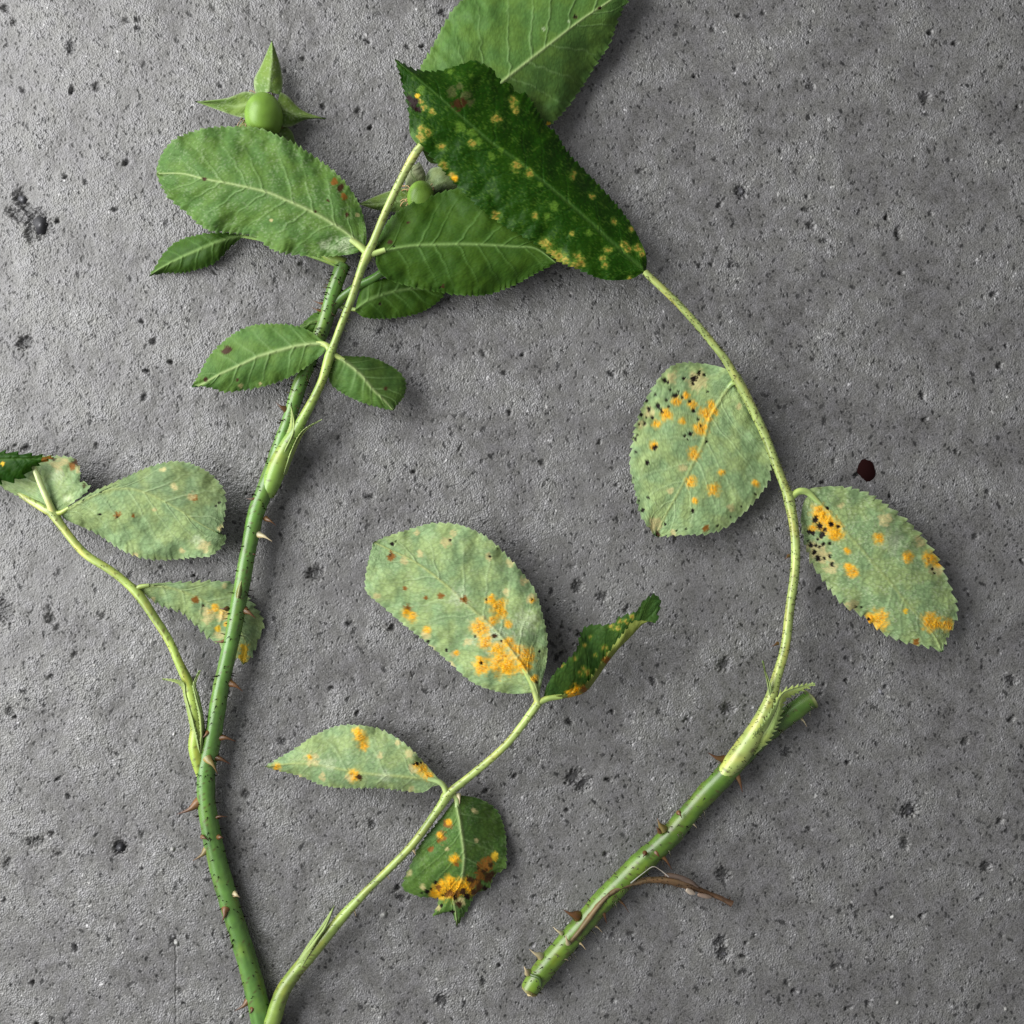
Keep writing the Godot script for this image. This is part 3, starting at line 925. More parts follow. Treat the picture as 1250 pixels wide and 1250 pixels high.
	# the left leaf, its end outside the frame
	k = [250, 962, 13, 3, 244, 940, 19, 6.5, 239, 912, 22, 9, 241, 888, 24, 9, 236, 858, 26, 8.5, 229, 832, 27, 6.5, 218, 808, 28, 5.2, 207, 783, 29, 5.0, 190, 756, 30, 5.2, 170, 727, 31, 6.0, 155, 712, 31, 5.0, 136, 697, 32, 5.0, 103, 675, 33, 5.0, 76, 643, 34, 5.0, 65, 627, 35, 6.6, 55, 622, 34, 4.6, 35, 610, 27, 4.2, 14, 594, 17, 4.0, -20, 578, 16, 3.6, -66, 571, 30, 3.4]
	t = Tubes.new()
	tube(t, k, Color(0.25, 0.35, 0.05), Color(0.31, 0.39, 0.13), 14, 2.5, 0.05, 0.3)
	tube(t, [65, 626, 36, 4.6, 59, 612, 40, 4.0, 51, 594, 42, 3.9, 43, 574, 43, 3.4, 40, 568, 42, 2.0], Color(0.42, 0.50, 0.2), Color(0.42, 0.5, 0.22), 10, 2.0)
	tube(t, [66, 627, 36, 4.0, 74, 626, 36, 3.2, 84, 620, 37, 2.2], Color(0.3, 0.42, 0.08), Color(0.25, 0.36, 0.1), 10, 2.0)
	tube(t, [165, 722, 31, 3.6, 170, 717, 31, 3.2, 182, 714.5, 30, 2.4], Color(0.28, 0.36, 0.08), Color(0.22, 0.3, 0.08), 10, 2.0)
	leaf = put("leaf", b, t, stem_skin)
	bristles(leaf, k, 110, 4.0, Color(0.40, 0.46, 0.2))
	leaflet(leaf, "stipule", {"pal": "stipule", "teeth": 0.8, "pitch": 4.5, "veins": 4, "lateral": 0.1, "net": 0.3, "step": 1.1, "mid": [241, 920, 234, 880, 226, 850, 222, 834, 198, 829], "left": [239, 925, 232, 888, 225, 855, 219, 836.5, 198, 829], "right": [244, 920, 236.5, 880, 229, 850, 223, 832, 198, 828], "h": [[24, 30, 32, 32, 30], [20, 24, 26, 30, 30], [26, 32, 34, 33, 30]]})
	leaflet(leaf, "stipule", {"pal": "stipule", "teeth": 0.8, "pitch": 4.5, "veins": 4, "lateral": 0.1, "net": 0.3, "step": 1.1, "mid": [246, 920, 247, 880, 240, 850, 237, 835, 244, 818], "left": [244, 920, 243, 880, 237.5, 850, 235, 836, 244, 818], "right": [248, 917, 249, 880, 243.5, 850, 239.5, 836, 245, 818], "h": [[24, 30, 32, 32, 34], [26, 34, 36, 34, 34], [18, 22, 26, 30, 34]]})
	leaflet(leaf, "leaflet", {"pal": "pale", "veins": 4, "teeth": 2.4, "pitch": 8.0, "rib": 0.2, "speck": 0.3, "wave": 2.5,
		"mid": [65, 625, 56, 606, 48, 588, 42, 572, 40, 556], "left": [63, 624, 35, 612, 17, 603, 2, 594, -6, 580, 10, 566, 28, 560, 40, 556], "right": [68, 625, 77, 621, 89.6, 613, 109, 597, 106, 590, 97, 588, 98.6, 578, 95, 566, 90, 559, 68, 557, 40, 556],
		"h": [[34, 34, 33, 30, 26], [32, 26, 22, 24, 26], [34, 34, 32, 26, 24]], "spots": "d:93,564,6 e:88,570,5 p:82,609,6 d:103,593,3 t:77,563,7 t:70,568,8 d:66,561,3 t:96,574,4 p:70,580,8"})
	leaflet(leaf, "leaflet", {"pal": "top", "veins": 6, "teeth": 4.2, "pitch": 13.0, "net": 0.8, "wave": 1.5,
		"mid": [-66, 571, -40, 567, -10, 562, 20, 560, 45, 560, 66, 559], "left": [-66, 568, -40, 556, -10, 551, 20, 553, 45, 556, 66, 558], "right": [-66, 574, -45, 585, -15, 590, 4, 588, 22, 586, 42, 570, 55, 563, 66, 559.5],
		"h": [[34, 50, 54, 54, 50], [30, 44, 48, 50, 48], [32, 44, 47, 48, 48]], "spots": "y:3,566,2.5 t:-4,566,3 e:55,561,5 e:62,559.5,4"})
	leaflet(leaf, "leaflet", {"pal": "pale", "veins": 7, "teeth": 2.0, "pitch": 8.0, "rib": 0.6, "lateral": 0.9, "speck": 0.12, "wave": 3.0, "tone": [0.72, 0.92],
		"mid": [74, 626, 109, 607, 136, 597.5, 163, 597.5, 190, 607, 217.6, 622, 245, 640, 268, 652],
		"left": [74, 625, 109, 603, 150, 584, 185, 569, 217.6, 563, 245, 571, 264, 585, 275, 604, 273, 637, 268, 652],
		"right": [75, 628, 81.6, 635, 117, 651, 149.6, 672, 177, 682, 204, 683.5, 236.7, 680.5, 258, 678, 275, 661.5, 273, 653, 268, 652],
		"h": [[36, 46, 48, 46, 40], [36, 40, 38, 38, 40], [34, 26, 24, 28, 38]], "spots": "e:143,629,4.5 d:143,631,2 b:122,628,1.6 e:236.7,608,5 t:233,606,6 e:163,630,2.4 t:212,594,5 t:198.6,573,4 t:249,667,8 p:240,660,8 t:270.7,644,5 b:268,614,1.8 b:264,617,1.6 t:164.6,678,3.5 t:187.7,622,3 t:222,672,4"})
	leaflet(leaf, "leaflet", {"pal": "pale", "veins": 6, "teeth": 3.0, "pitch": 11.0, "rib": 0.7, "speck": 0.18, "wave": 2.0, "tone": [0.85, 1.0],
		"mid": [168, 718, 180, 715, 203, 716.7, 225, 723, 246, 732, 268, 745, 282, 756, 294, 772, 301, 790, 297, 811],
		"left": [168, 716, 180, 713, 203, 711, 232, 710.5, 261, 709.5, 284, 712, 304, 731, 317, 749, 322, 761, 319, 772, 315, 783, 311, 793, 306, 803, 297, 811],
		"right": [168, 719, 174, 723, 189, 735, 207.5, 743, 222, 748, 239, 763.5, 253.6, 778, 265, 785, 272, 792, 290, 804, 297, 811],
		"h": [[30, 24, 17, 11, 6], [28, 20, 13, 8, 6], [29, 20, 13, 8, 6]], "spots": "t:252,745,6 o:256,747,3 o:272,750,5 t:272,752,8 o:276,762,3 e:239,733,5 y:298,793,7 y:297,803,6 t:187,732,3 t:275,714.6,4 o:262,742,4 t:266,774,7 t:254,752,10 y:266,768,4 d:248,739,2"})

	# the lower leaf, joined to the stem at the lower edge
	k = [340, 1320, 16, 10, 331, 1260, 20, 10, 335, 1240, 22, 10, 345, 1211, 23, 9.2, 362.5, 1185, 24, 8.4, 387, 1156, 25, 8.0, 409.5, 1129, 26, 7.0, 432, 1104, 27, 5.6, 452, 1083, 28, 4.8, 501, 1034, 30, 4.8, 537, 985, 32, 5.2, 545, 972, 33, 6.8, 553, 964, 34, 5.2, 572, 949, 35, 4.8, 613, 914, 38, 4.7, 640, 882, 40, 4.7, 657, 858, 42, 5.4]
	t = Tubes.new()
	tube(t, k, Color(0.14, 0.215, 0.035), Color(0.30, 0.385, 0.11), 14, 2.5, 0.05, 0.3)
	tube(t, [657, 859, 42, 4.6, 653, 844, 43, 4.2, 644, 824, 44, 3.4, 632, 806, 45, 2.6], Color(0.36, 0.45, 0.15), Color(0.33, 0.42, 0.12), 10, 2.0)
	tube(t, [657, 858, 42, 4.4, 668, 853, 41, 3.8, 686, 850, 40, 3.2], Color(0.33, 0.44, 0.13), Color(0.28, 0.37, 0.09), 10, 2.0)
	tube(t, [546, 971, 33, 4.6, 542, 960, 36, 3.6, 535, 954, 38, 3.2, 522, 951, 39, 2.6], Color(0.34, 0.45, 0.15), Color(0.3, 0.42, 0.18), 10, 2.0)
	tube(t, [550, 968, 32, 4.4, 557, 974, 30, 3.6, 558, 985, 30, 3.0], Color(0.34, 0.45, 0.15), Color(0.3, 0.42, 0.18), 10, 2.0)
	leaf = put("leaf", b, t, stem_skin)
	bristles(leaf, k, 150, 4.4, Color(0.40, 0.44, 0.22))
	for p in [[430, 1107, 434, 1117, 26, 2.4], [504, 1037, 507, 1043, 30, 2.6], [470, 1066, 475, 1073, 29, 2.2], [560, 972, 561, 980, 34, 2.4]]:
		thorn(leaf, p[0], p[1], p[2], p[3], p[4], p[5], 2)
	leaflet(leaf, "stipule", {"pal": "stipule", "teeth": 0.4, "pitch": 4.0, "veins": 4, "lateral": 0.1, "net": 0.3, "step": 1.1, "mid": [360, 1180, 380, 1152, 396, 1130, 408, 1106], "left": [357, 1182, 376, 1152, 392, 1130, 408, 1105], "right": [366, 1184, 384, 1154, 399, 1131, 408, 1107], "h": [[28, 32, 32, 34], [22, 26, 30, 34], [30, 34, 34, 34]]})
	leaflet(leaf, "leaflet", {"pal": "pale", "veins": 8, "teeth": 1.9, "pitch": 8.5, "rib": 1.0, "lateral": 0.9, "speck": 0.22, "wave": 3.0,
		"mid": [657, 852, 652, 834, 628, 799, 605.6, 770, 573.6, 741, 541.6, 712, 509.6, 688, 477.6, 672, 456, 662],
		"left": [656, 850, 650, 846, 625, 847, 599, 842, 573.6, 831, 548, 808, 519, 783, 490, 760, 468, 741, 449, 725, 445.6, 712, 449, 687, 456, 662],
		"right": [658, 850, 662, 831, 667, 808, 668, 779.6, 661.6, 747.6, 652, 719, 634, 695, 612, 671, 593, 655, 570, 643.6, 551, 639, 525.6, 639, 497, 647, 472, 655, 456, 662],
		"h": [[44, 48, 48, 44, 40], [42, 32, 28, 28, 36], [42, 36, 34, 34, 38]],
		"spots": "p:608,785,26 p:590,770,20 p:630,800,18 p:560,730,14 p:640,760,18 o:599,732,5 o:609,741,8 o:612,748,5 o:620,762,4 o:602,757,5 o:586,767,9 o:592,784,7 o:609,792,8 o:613,808,13 o:621,815,8 o:621,783,5 o:629,792,5 o:641,801,9 o:640,812,7 o:588,813,8 o:585,806,4 o:652,829,4 e:567,732,5 e:498,743,6 o:503,753,5 o:495,748,4 e:477,679,6 d:476,677,2.5 t:493,684,6 o:521,770,4 t:519,776,6 t:596,680,5 t:622,687,5 t:641,709,6 t:649,731,7 o:650,733,2.5 t:618,722,5 t:513,675.6,4.5 t:545,661,7 t:554,650,5 t:508,650,4 e:538,728,4 t:460,728,4 t:554,799,6 o:557,797,2.5 t:551,811,5 t:527,792,5 t:570,784,5 b:522.6,783.6,2.2 b:479,664,2.5 b:483,661,1.6 b:549.6,659.6,1.8 b:580,777,2.2 b:588,809,2.4 b:598,680,1.7 b:608,670,1.7 b:594,731.6,1.7 b:650,732,1.4 b:612,783,1.8 b:545,794,1.7 d:604,776,3 d:655,833,2.5 b:658,795,1.8 e:494,718,3 e:520,730,3"})
	leaflet(leaf, "leaflet", {"pal": "top", "veins": 6, "teeth": 2.6, "pitch": 8.5, "rib": 0.3, "wave": 1.5, "curl": 1.0, "blade": Color(0.034, 0.078, 0.016), "tone": [1.0, 1.0],
		"mid": [664, 853, 693, 851, 714, 844, 727, 829, 740, 810, 755, 791, 770, 776, 785, 760, 797, 748, 807, 734],
		"left": [664, 850, 668, 836, 680, 818, 702, 796, 707, 780, 711, 769, 722, 763, 745.6, 762, 758, 753, 777, 746, 784, 735, 798, 725.6, 807, 733],
		"far": Color(0.17, 0.20, 0.045), "right": [664, 852, 690, 847, 708, 841, 720.5, 828, 732.5, 811, 746, 792, 761, 773, 776, 757, 800, 760, 803, 750, 807, 735],
		"h": [[40, 38, 36, 44, 56, 62, 62], [42, 52, 56, 58, 62, 66, 62], [42, 50, 52, 56, 64, 62, 62]],
		"spots": "t:717,821.6,4.5 t:708,822,3.4 t:737.6,790,4 t:726,800,2.6 t:712,815,2.6 t:747,765.6,3.6 t:776,769,4 t:757,759,3.6 t:755,767,3.6 t:701,804,3 t:686,812,3.4 t:713,788,3 t:720,778,2.6 t:765,759,3.4 t:771,753,3.4 t:742,799,3 o:704,846,7 o:696,849,5 e:712,842,5 e:740,806,5"})
	leaflet(leaf, "leaflet", {"pal": "pale", "veins": 5, "teeth": 1.8, "pitch": 7.5, "rib": 0.8, "lateral": 0.9, "speck": 0.25, "wave": 2.5, "tone": [0.95, 0.92],
		"mid": [540, 957, 528.5, 952.5, 490, 948, 463, 946, 430.6, 942, 395, 935, 362.6, 932, 323, 936],
		"left": [540, 958, 528.5, 960, 515, 967.4, 490, 965, 463, 962, 422, 962, 395, 959, 368, 948, 341, 941, 323, 936],
		"right": [540, 955, 536.7, 952, 517.6, 930.7, 496, 909, 466, 891, 436, 885, 409, 887, 381.6, 899, 360, 914, 338, 926.6, 323, 936],
		"h": [[38, 40, 38, 32, 24], [37, 30, 26, 24, 24], [37, 30, 24, 20, 22]],
		"spots": "o:440,900,6 o:444,910,5 o:435,893,4 o:432,947,6 d:438.7,949,4 t:426,950,5 o:515,938,6 o:521.7,946,5 t:505,937,7 o:508,934,3 t:394,948,5 t:381,927,9 o:378,924,2.5 t:464,922,4 o:338,936,4 t:486,906,4 t:501,920,6 t:366,948,4 b:509.5,932,2 b:514,931,1.6 b:505.4,933,1.5 t:502,963,4 p:470,948,10 p:400,932,10"})
	leaflet(leaf, "leaflet", {"pal": "green", "veins": 6, "teeth": 1.8, "pitch": 7.0, "rib": 0.9, "lateral": 0.9, "speck": 0.10, "wave": 2.5, "tone": [0.72, 1.0], "curl": 1.1,  # tone darkens the half that tilts away from the light
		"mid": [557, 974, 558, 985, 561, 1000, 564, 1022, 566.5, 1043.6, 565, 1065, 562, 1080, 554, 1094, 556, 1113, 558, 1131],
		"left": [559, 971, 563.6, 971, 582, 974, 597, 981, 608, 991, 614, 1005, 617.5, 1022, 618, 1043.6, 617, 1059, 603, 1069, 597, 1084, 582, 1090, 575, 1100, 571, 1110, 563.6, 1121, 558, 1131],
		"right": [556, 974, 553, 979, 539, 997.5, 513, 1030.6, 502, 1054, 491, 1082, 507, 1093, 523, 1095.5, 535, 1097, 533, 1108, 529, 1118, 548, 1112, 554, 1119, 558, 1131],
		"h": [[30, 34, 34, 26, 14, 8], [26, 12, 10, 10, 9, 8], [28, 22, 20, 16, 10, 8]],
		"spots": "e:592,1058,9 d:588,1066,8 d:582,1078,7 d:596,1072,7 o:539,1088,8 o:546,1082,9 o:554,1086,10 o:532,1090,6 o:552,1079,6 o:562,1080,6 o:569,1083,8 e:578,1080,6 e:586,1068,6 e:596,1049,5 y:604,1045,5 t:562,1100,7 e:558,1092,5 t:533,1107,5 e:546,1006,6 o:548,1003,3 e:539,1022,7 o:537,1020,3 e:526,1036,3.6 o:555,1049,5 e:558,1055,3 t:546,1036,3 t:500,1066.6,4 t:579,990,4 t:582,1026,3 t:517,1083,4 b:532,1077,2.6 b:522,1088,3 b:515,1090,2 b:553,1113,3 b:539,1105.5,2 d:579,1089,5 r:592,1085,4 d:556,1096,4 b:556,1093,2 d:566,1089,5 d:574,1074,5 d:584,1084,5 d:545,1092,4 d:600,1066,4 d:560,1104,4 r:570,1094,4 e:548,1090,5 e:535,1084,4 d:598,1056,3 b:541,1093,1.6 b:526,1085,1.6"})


# ------------------------------------------------------------------ right branch

func right_branch() -> void:
	var b := thing("rose_branch", "short cut piece of green rose stem with one long-stalked leaf and a withered brown stalk", "rose branch", at(740, 1100, 0))
	var bark := Color(0.098, 0.175, 0.017)
	var k := [646, 1208, 13, 10.8, 652, 1199, 13, 12.2, 668, 1178, 13, 12.4, 689, 1154, 13, 12.8, 733.5, 1103, 13, 12.8, 775, 1061, 14, 13.6, 816, 1022, 14, 13.2, 857, 975, 15, 12.8, 890, 940, 16, 13.0, 905, 922, 17, 13.5, 930, 898, 16, 13, 947, 884, 16, 12.5, 975, 864, 15, 11.8, 990, 854, 15, 11.5]
	var t := Tubes.new()
	tube(t, k, bark, Color(0.045, 0.105, 0.012), 24, 2.2, 0.14, 0.30)
	put("stem", b, t, stem_skin)
	bristles(b, k, 120, 8.0, Color(0.5, 0.46, 0.32))
	# ring of a healed scar near the cut end, and the cut face
	t = Tubes.new()
	tube(t, [648, 1190, 24, 2.0, 658, 1194, 27.5, 1.9, 660, 1203, 24, 2.0, 657, 1210, 18, 1.6], Color(0.05, 0.10, 0.02), Color(0.03, 0.05, 0.012), 8, 1.5)
	put("scar", b, t, stem_skin)
	t = Tubes.new()
	tube(t, [647.5, 1206, 13, 11.9, 645.6, 1208.8, 13, 11.4, 644.6, 1210.4, 13, 8.5], Color(0.075, 0.085, 0.02), Color(0.24, 0.22, 0.085), 22, 0.8, 0.25)
	put("cut_end", b, t, bristle_skin)
	t = Tubes.new()
	tube(t, [989, 854.7, 15, 11.9, 991.5, 853, 15, 11.6, 992.6, 852.2, 15, 8.6], Color(0.06, 0.09, 0.02), Color(0.22, 0.24, 0.10), 22, 0.8, 0.25)
	put("cut_end", b, t, bristle_skin)
	for p in [[883, 927, 866, 919.5, 18, 5.2, 0], [897, 943, 905.5, 965, 20, 5.6, 0], [808, 1010, 803, 1000, 22, 4.4, 1], [805, 1014, 801, 1009, 24, 2.6, 0], [806, 1043, 819, 1060, 18, 4.0, 0], [801, 1041, 805, 1047, 24, 4.0, 0], [735, 1112, 740, 1126, 18, 4.0, 0], [702, 1117, 689, 1111, 20, 5.0, 0],
			[658, 1166, 647.5, 1159.5, 18, 3.6, 2], [644, 1186, 640, 1180, 18, 3.6, 2], [684, 1138, 676, 1132, 20, 2.2, 2], [693, 1150, 691, 1142, 29, 2.4, 2], [706, 1150, 714, 1158, 19, 2.2, 2], [686, 1170, 693, 1172, 20, 2.2, 2], [757, 1100, 767, 1113, 14, 1.8, 0], [726, 1130, 734, 1137, 14, 1.8, 2], [829, 993, 832, 998, 31, 2.4, 0], [787, 1042, 785, 1046, 30, 2.4, 0], [842, 999, 848, 1001, 22, 1.8, 2], [845, 1005, 850, 1010, 20, 2.0, 2], [647, 1214, 650, 1217, 20, 2.4, 2], [979, 878, 984, 886, 12, 1.6, 2]]:
		thorn(b, p[0], p[1], p[2], p[3], p[4], p[5], p[6])
	# the withered stalk that clings to the stem and curls away
	t = Tubes.new()
	tube(t, [694, 1152, 26, 2.2, 707, 1137, 27, 3.2, 720, 1120, 28, 3.5, 737, 1099, 28, 3.0, 752, 1087, 26, 2.8, 768, 1080, 24, 3.0, 785, 1076, 23, 3.2, 799, 1075, 22, 3.6, 817, 1075, 20, 4.8, 833, 1078, 17, 5.0, 848, 1084, 14, 4.2, 861, 1089, 11, 3.4, 880, 1097, 9, 3.2, 893, 1104, 8, 4.6], Color(0.13, 0.10, 0.045), Color(0.10, 0.058, 0.036), 12, 1.8, 0.55, 0.3, 0.7)
	var dry := put("withered_stalk", b, t, bristle_skin)
	var web := Tubes.new()
	tube(web, [770, 1078, 28, 1.0, 785, 1066, 30, 0.5, 797, 1058, 30, 0.6, 806, 1062, 28, 0.6, 816, 1070, 25, 0.9], Color(0.20, 0.21, 0.18), Color(0.34, 0.32, 0.29), 6, 2.0)
	tube(web, [838, 1086, 20, 2.6, 843, 1089, 19, 3.0, 848, 1091, 17, 1.2], Color(0.36, 0.32, 0.27), Color(0.28, 0.22, 0.17), 8, 1.5, 0.3)
	tube(web, [852, 1092, 18, 2.0, 862, 1094, 16, 2.6, 868, 1095, 13, 1.2], Color(0.28, 0.21, 0.17), Color(0.22, 0.16, 0.12), 8, 1.5, 0.3)
	tube(web, [812, 1068, 24, 2.6, 826, 1070, 22, 3.6, 842, 1076, 19, 2.6, 852, 1083, 16, 1.2], Color(0.13, 0.095, 0.075), Color(0.10, 0.07, 0.055), 8, 1.5, 0.4)
	put("husk", dry, web, bristle_skin)
	bristles(dry, [737, 1099, 28, 3.0, 768, 1080, 24, 3.0, 799, 1075, 22, 3.6, 833, 1078, 17, 5.0, 861, 1089, 11, 3.4, 890, 1102, 8, 4.0], 90, 5.0, Color(0.26, 0.18, 0.12))

	k = [884, 946, 18, 9.5, 893, 934, 23, 11.5, 901, 924, 27, 13, 918, 899, 32, 11.5, 932, 874, 35, 9.5, 941, 852, 36, 7.4, 947, 830, 36, 6.2, 955, 804, 36, 5.8, 960, 780, 36, 5.8, 965, 737, 37, 5.6, 971, 690, 38, 5.6, 970, 650, 38, 5.6, 963, 610, 39, 6.6, 957, 592, 39, 5.4, 947, 566, 40, 5.4, 933, 529, 41, 5.4, 916, 494, 43, 5.6, 902, 467, 45, 6.4, 895, 455, 46, 5.2, 884, 437, 47, 4.8, 866, 414, 48, 4.6, 840, 384, 50, 4.4, 815, 358, 52, 4.3, 787, 332, 53, 4.2]
	t = Tubes.new()
	tube(t, k, Color(0.29, 0.37, 0.10), Color(0.26, 0.33, 0.10), 14, 2.5, 0.05, 0.35)
	tube(t, [964, 609, 39, 4.4, 970, 603, 39, 4.2, 977, 599.5, 39, 4.2, 986, 601, 38, 4.2, 996, 610, 38, 3.2, 1004, 618, 37, 2.2], Color(0.3, 0.42, 0.11), Color(0.27, 0.38, 0.14), 10, 1.6)
	tube(t, [901, 466, 43, 4.0, 894, 468, 36, 3.4, 888, 475, 33, 2.6], Color(0.3, 0.42, 0.11), Color(0.25, 0.36, 0.14), 10, 1.6)
	var leaf := put("leaf", b, t, stem_skin)
	bristles(leaf, k, 520, 4.6, Color(0.34, 0.36, 0.16))
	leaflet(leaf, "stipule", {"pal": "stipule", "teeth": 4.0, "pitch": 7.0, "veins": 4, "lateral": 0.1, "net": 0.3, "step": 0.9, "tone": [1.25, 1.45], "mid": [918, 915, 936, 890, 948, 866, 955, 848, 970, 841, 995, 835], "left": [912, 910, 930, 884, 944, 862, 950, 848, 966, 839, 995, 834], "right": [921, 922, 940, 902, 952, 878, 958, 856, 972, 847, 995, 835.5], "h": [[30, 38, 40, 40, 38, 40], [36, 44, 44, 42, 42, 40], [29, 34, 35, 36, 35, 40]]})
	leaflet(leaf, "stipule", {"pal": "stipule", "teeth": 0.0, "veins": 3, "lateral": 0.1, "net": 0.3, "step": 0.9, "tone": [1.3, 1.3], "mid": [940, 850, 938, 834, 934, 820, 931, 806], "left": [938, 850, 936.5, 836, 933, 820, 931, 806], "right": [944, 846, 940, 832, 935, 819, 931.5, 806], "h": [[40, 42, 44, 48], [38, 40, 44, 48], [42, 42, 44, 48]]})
	for p in [[948, 786, 941, 789, 36, 1.8], [962, 679, 958, 682, 38, 1.8]]:
		thorn(leaf, p[0], p[1], p[2], p[3], p[4], p[5], 0)
	leaflet(leaf, "leaflet", {"pal": "pale", "veins": 7, "teeth": 2.6, "pitch": 9.0, "rib": 0.75, "lateral": 0.7, "speck": 0.16, "wave": 2.5,
		"mid": [893, 467, 880, 487, 866, 511.5, 859, 539.7, 847, 564, 831, 596, 813, 627.7, 801, 655],
		"left": [901, 468, 908, 482, 915, 497, 929.5, 529, 940, 561, 940, 582, 931, 599.5, 912, 622, 889, 642, 866, 651, 838, 653, 820, 654, 801, 655],
		"right": [895, 460, 889, 451.7, 866, 445, 831, 443, 810, 455, 788.7, 487, 776, 518.6, 771, 546.7, 769, 571, 776, 603, 783, 631, 801, 655],
		"h": [[34, 33, 32, 28, 20], [32, 30, 28, 26, 20], [32, 34, 32, 26, 20]],
		"spots": "t:850,465,13 t:820,460,8 t:792,504,8 t:783,518,6 t:800,638,9 t:834,571,6 t:892,620,5 t:901,496,4 t:796,645,7 o:825.7,490,5 o:838,483,4 o:813,506,6 o:801,518,4 o:845,494,4.5 o:862,505,7 o:855,524,7 o:873,502.7,3.5 o:847,554,6 o:843,588,5.5 o:871,597.8,6 o:880,577,3.6 t:818,599,4.5 o:848,611,3.4 o:832.7,514,3.5 o:922.5,590,3.6 t:822,651,4.5 e:861.6,645,4.5 o:797.5,543,4 o:868,494,4 b:848,462,4 b:853,455,2.6 b:846,468,2 b:811.6,464,3 b:815,467,2 b:824,483,3.4 b:803,495.7,3 b:792,500,3 b:783,506,2.5 b:787,517,2 b:774.6,536,3 b:799,545.7,3.2 b:790.5,565,3.2 b:847,501.7,2.4 b:864,478,2 b:862.6,539,2 b:843,529,2.5 b:836,532,1.8 b:791.5,608,2 b:784.5,623,2.2 b:845.7,624,3 b:856,520,2.2 b:817,496,2.3 b:808,503,2 b:833,485,1.8 b:780,518.6,1.8 b:788.7,488.6,2 b:892.5,631,1.8 b:922.5,603,1.6 b:806,500,2 b:842,490,1.8 b:835,462,1.8 d:803,652,4 b:778,530,1.8 b:776,552,1.6 b:773,584,1.8 b:780,612,1.6 b:796,510,2 b:789,510,1.6 b:814,488,2.2 b:828,478,1.8 b:860,458,2 b:826,648,1.8 b:838,646,1.6 b:876,642,1.8 b:905,618,1.6 b:812,640,1.6 b:800,482,1.8 b:818,476,1.6 b:852,512,1.8 b:840,537,1.6"})
	leaflet(leaf, "leaflet", {"pal": "pale", "veins": 8, "teeth": 3.2, "pitch": 12.0, "rib": 0.6, "lateral": 0.55, "speck": 0.45, "wave": 2.5, "net": 1.3,
		"mid": [992, 607, 1012, 625, 1034, 651, 1051, 670, 1067.6, 689.6, 1089, 713.6, 1106, 735, 1125, 757, 1142, 778, 1150, 796],
		"left": [986, 602, 990, 596, 1017, 593.6, 1041, 596, 1063, 604, 1094, 625, 1118, 646, 1139.6, 673, 1154, 701.6, 1163.6, 725.6, 1169, 746, 1163.6, 764, 1156, 780, 1150, 796],
		"right": [986, 606, 981, 613, 977.6, 634, 981, 658, 989.6, 685, 1003, 706, 1019.6, 728, 1031.6, 740, 1053, 752, 1077, 772, 1101, 783, 1123, 788, 1142, 792, 1150, 796],
		"h": [[38, 40, 40, 36, 28], [36, 34, 30, 28, 26], [36, 28, 26, 28, 26]],
		"spots": "t:995,672,14 t:1006,680,9 t:1080,634,9 p:1090,660,16 t:1142,694,9 t:1039,740,9 t:1015,693,9 t:1123,661,7 o:1000,626,8 o:1006,635,9 o:1015,645,9 o:1021,652,7 o:992,644,4 o:1034,673,3.4 o:1041,698,6 o:1034,692,4 o:1072.4,657,5.5 o:1108,680,5.5 o:1135,682,7 o:1144,688,4 o:1072,757,10 o:1062,755,5 o:1136,759,9 o:1145,762,5 o:1157,763,6 e:1119,785,5 y:1106,745,3.5 t:1027,617.6,4 b:995.6,634,4 b:1001,641,4 b:1004,653,4 b:987,650,3 b:989.6,665.6,3 b:996,666,2.6 b:994,674,3 b:998,681,4 b:1006,682,2.4 b:1013,679,2.6 b:1016,690,3 b:993,651,2.6 b:1015,640,2.8 b:1023,643,2.4 b:1013,663,2.2 b:1005,664,2.2 b:1000,668,2.2 b:986,660,2.2 b:1141,699.7,2 b:1138,695,1.6 b:1045,741,1.6 b:1051,741,1.6 b:1010,620,2.2 b:1060,756,2.2 b:998,659,2 b:1008,646,3"})
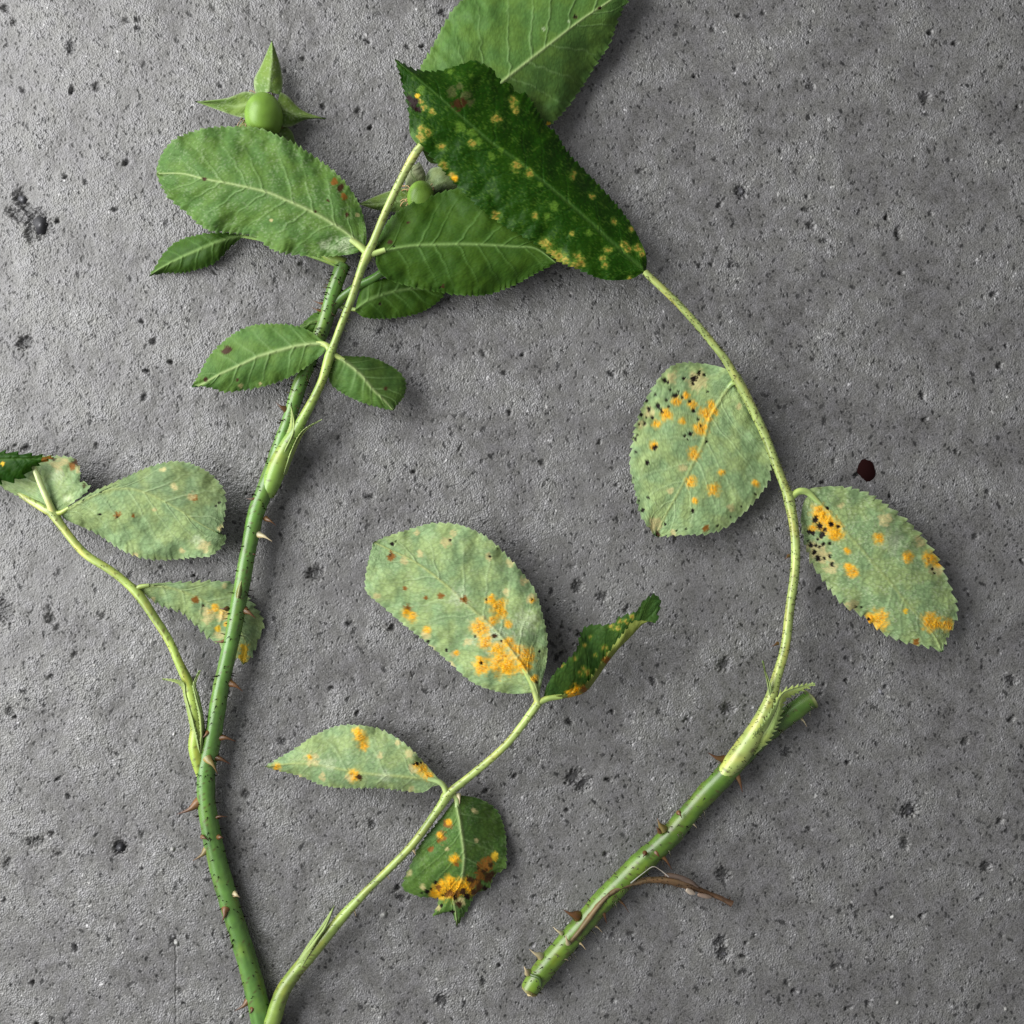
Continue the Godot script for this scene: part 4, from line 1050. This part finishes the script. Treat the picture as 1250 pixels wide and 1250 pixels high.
	leaflet(leaf, "leaflet", {"pal": "top", "veins": 9, "teeth": 2.4, "pitch": 8.0, "rib": 0.8, "wave": 3.0, "speck": 0.34, "tone": [1.0, 1.0],
		"mid": [787, 331, 760, 307, 744, 293, 721.6, 272, 696, 249.6, 672, 229, 648, 209.6, 629, 194, 605, 178, 590, 166, 569.6, 148, 556.8, 137, 531, 114, 505.6, 92, 482, 72],
		"left": [785, 333, 781, 335, 768, 341, 736, 341, 704, 328, 680, 318, 659, 301, 637, 288, 600, 265.6, 561, 230, 538, 205, 516, 179, 501.6, 152, 498, 131, 495, 118, 486, 84, 482, 72],
		"right": [788, 331, 789.6, 317, 784, 299, 768, 270, 744, 240, 712, 206, 693, 185.6, 677, 160, 666, 153, 650, 125, 628, 99, 599, 83, 573.6, 73.5, 549, 83, 531, 87, 516, 86, 505, 84, 482, 72],
		"h": [[52, 60, 70, 80, 88, 88], [52, 57, 64, 72, 82, 88], [48, 36, 36, 46, 60, 80]],
		"spots": "t:630,202,6.5 t:645.6,212,5 t:605.6,264,5.5 t:653,263,4 t:700,211,3.4 t:699,216,3.4 t:665,296,6 t:670,300,6 t:675,309,6 t:684,314,7 t:690,318,5 t:705,313,5 t:709,321,6 t:702,325,5 t:736,316,4 t:739,323,4 t:742,305.6,4.5 t:763,299,5 t:767,304,5 t:779,303,5 t:784,310,4 t:771,279,4 t:749.6,270,4 t:723,240,3.4 g:718,285,5 t:769.6,340,3 t:699,285,3 g:677,251,6 g:667,264,5 g:659,224,4 t:626,123,5 t:628,130,4.5 t:630,137,3.4 t:606,144.5,6 t:577,175,5 t:539,179,5 t:515,156,5 t:522,162,5 t:513,167,6 t:527,137,4 g:514,110,6 t:541,202,5 t:552,214,5 o:555,217,3 w:551,112,7 w:569,116,8 w:560,106,5 w:575,125,5 d:559,127,8 d:565,124,5 g:576,162,7 g:562,155,7 g:575,93,4 g:550,88,4 t:514,124,4 t:517,131,4 y:509,117,3 r:505,126,6.5 r:500,119,4.5 r:510,133,4.5 r:502,123,5 g:600,190,5 g:585,172,5 g:612,184,4"})
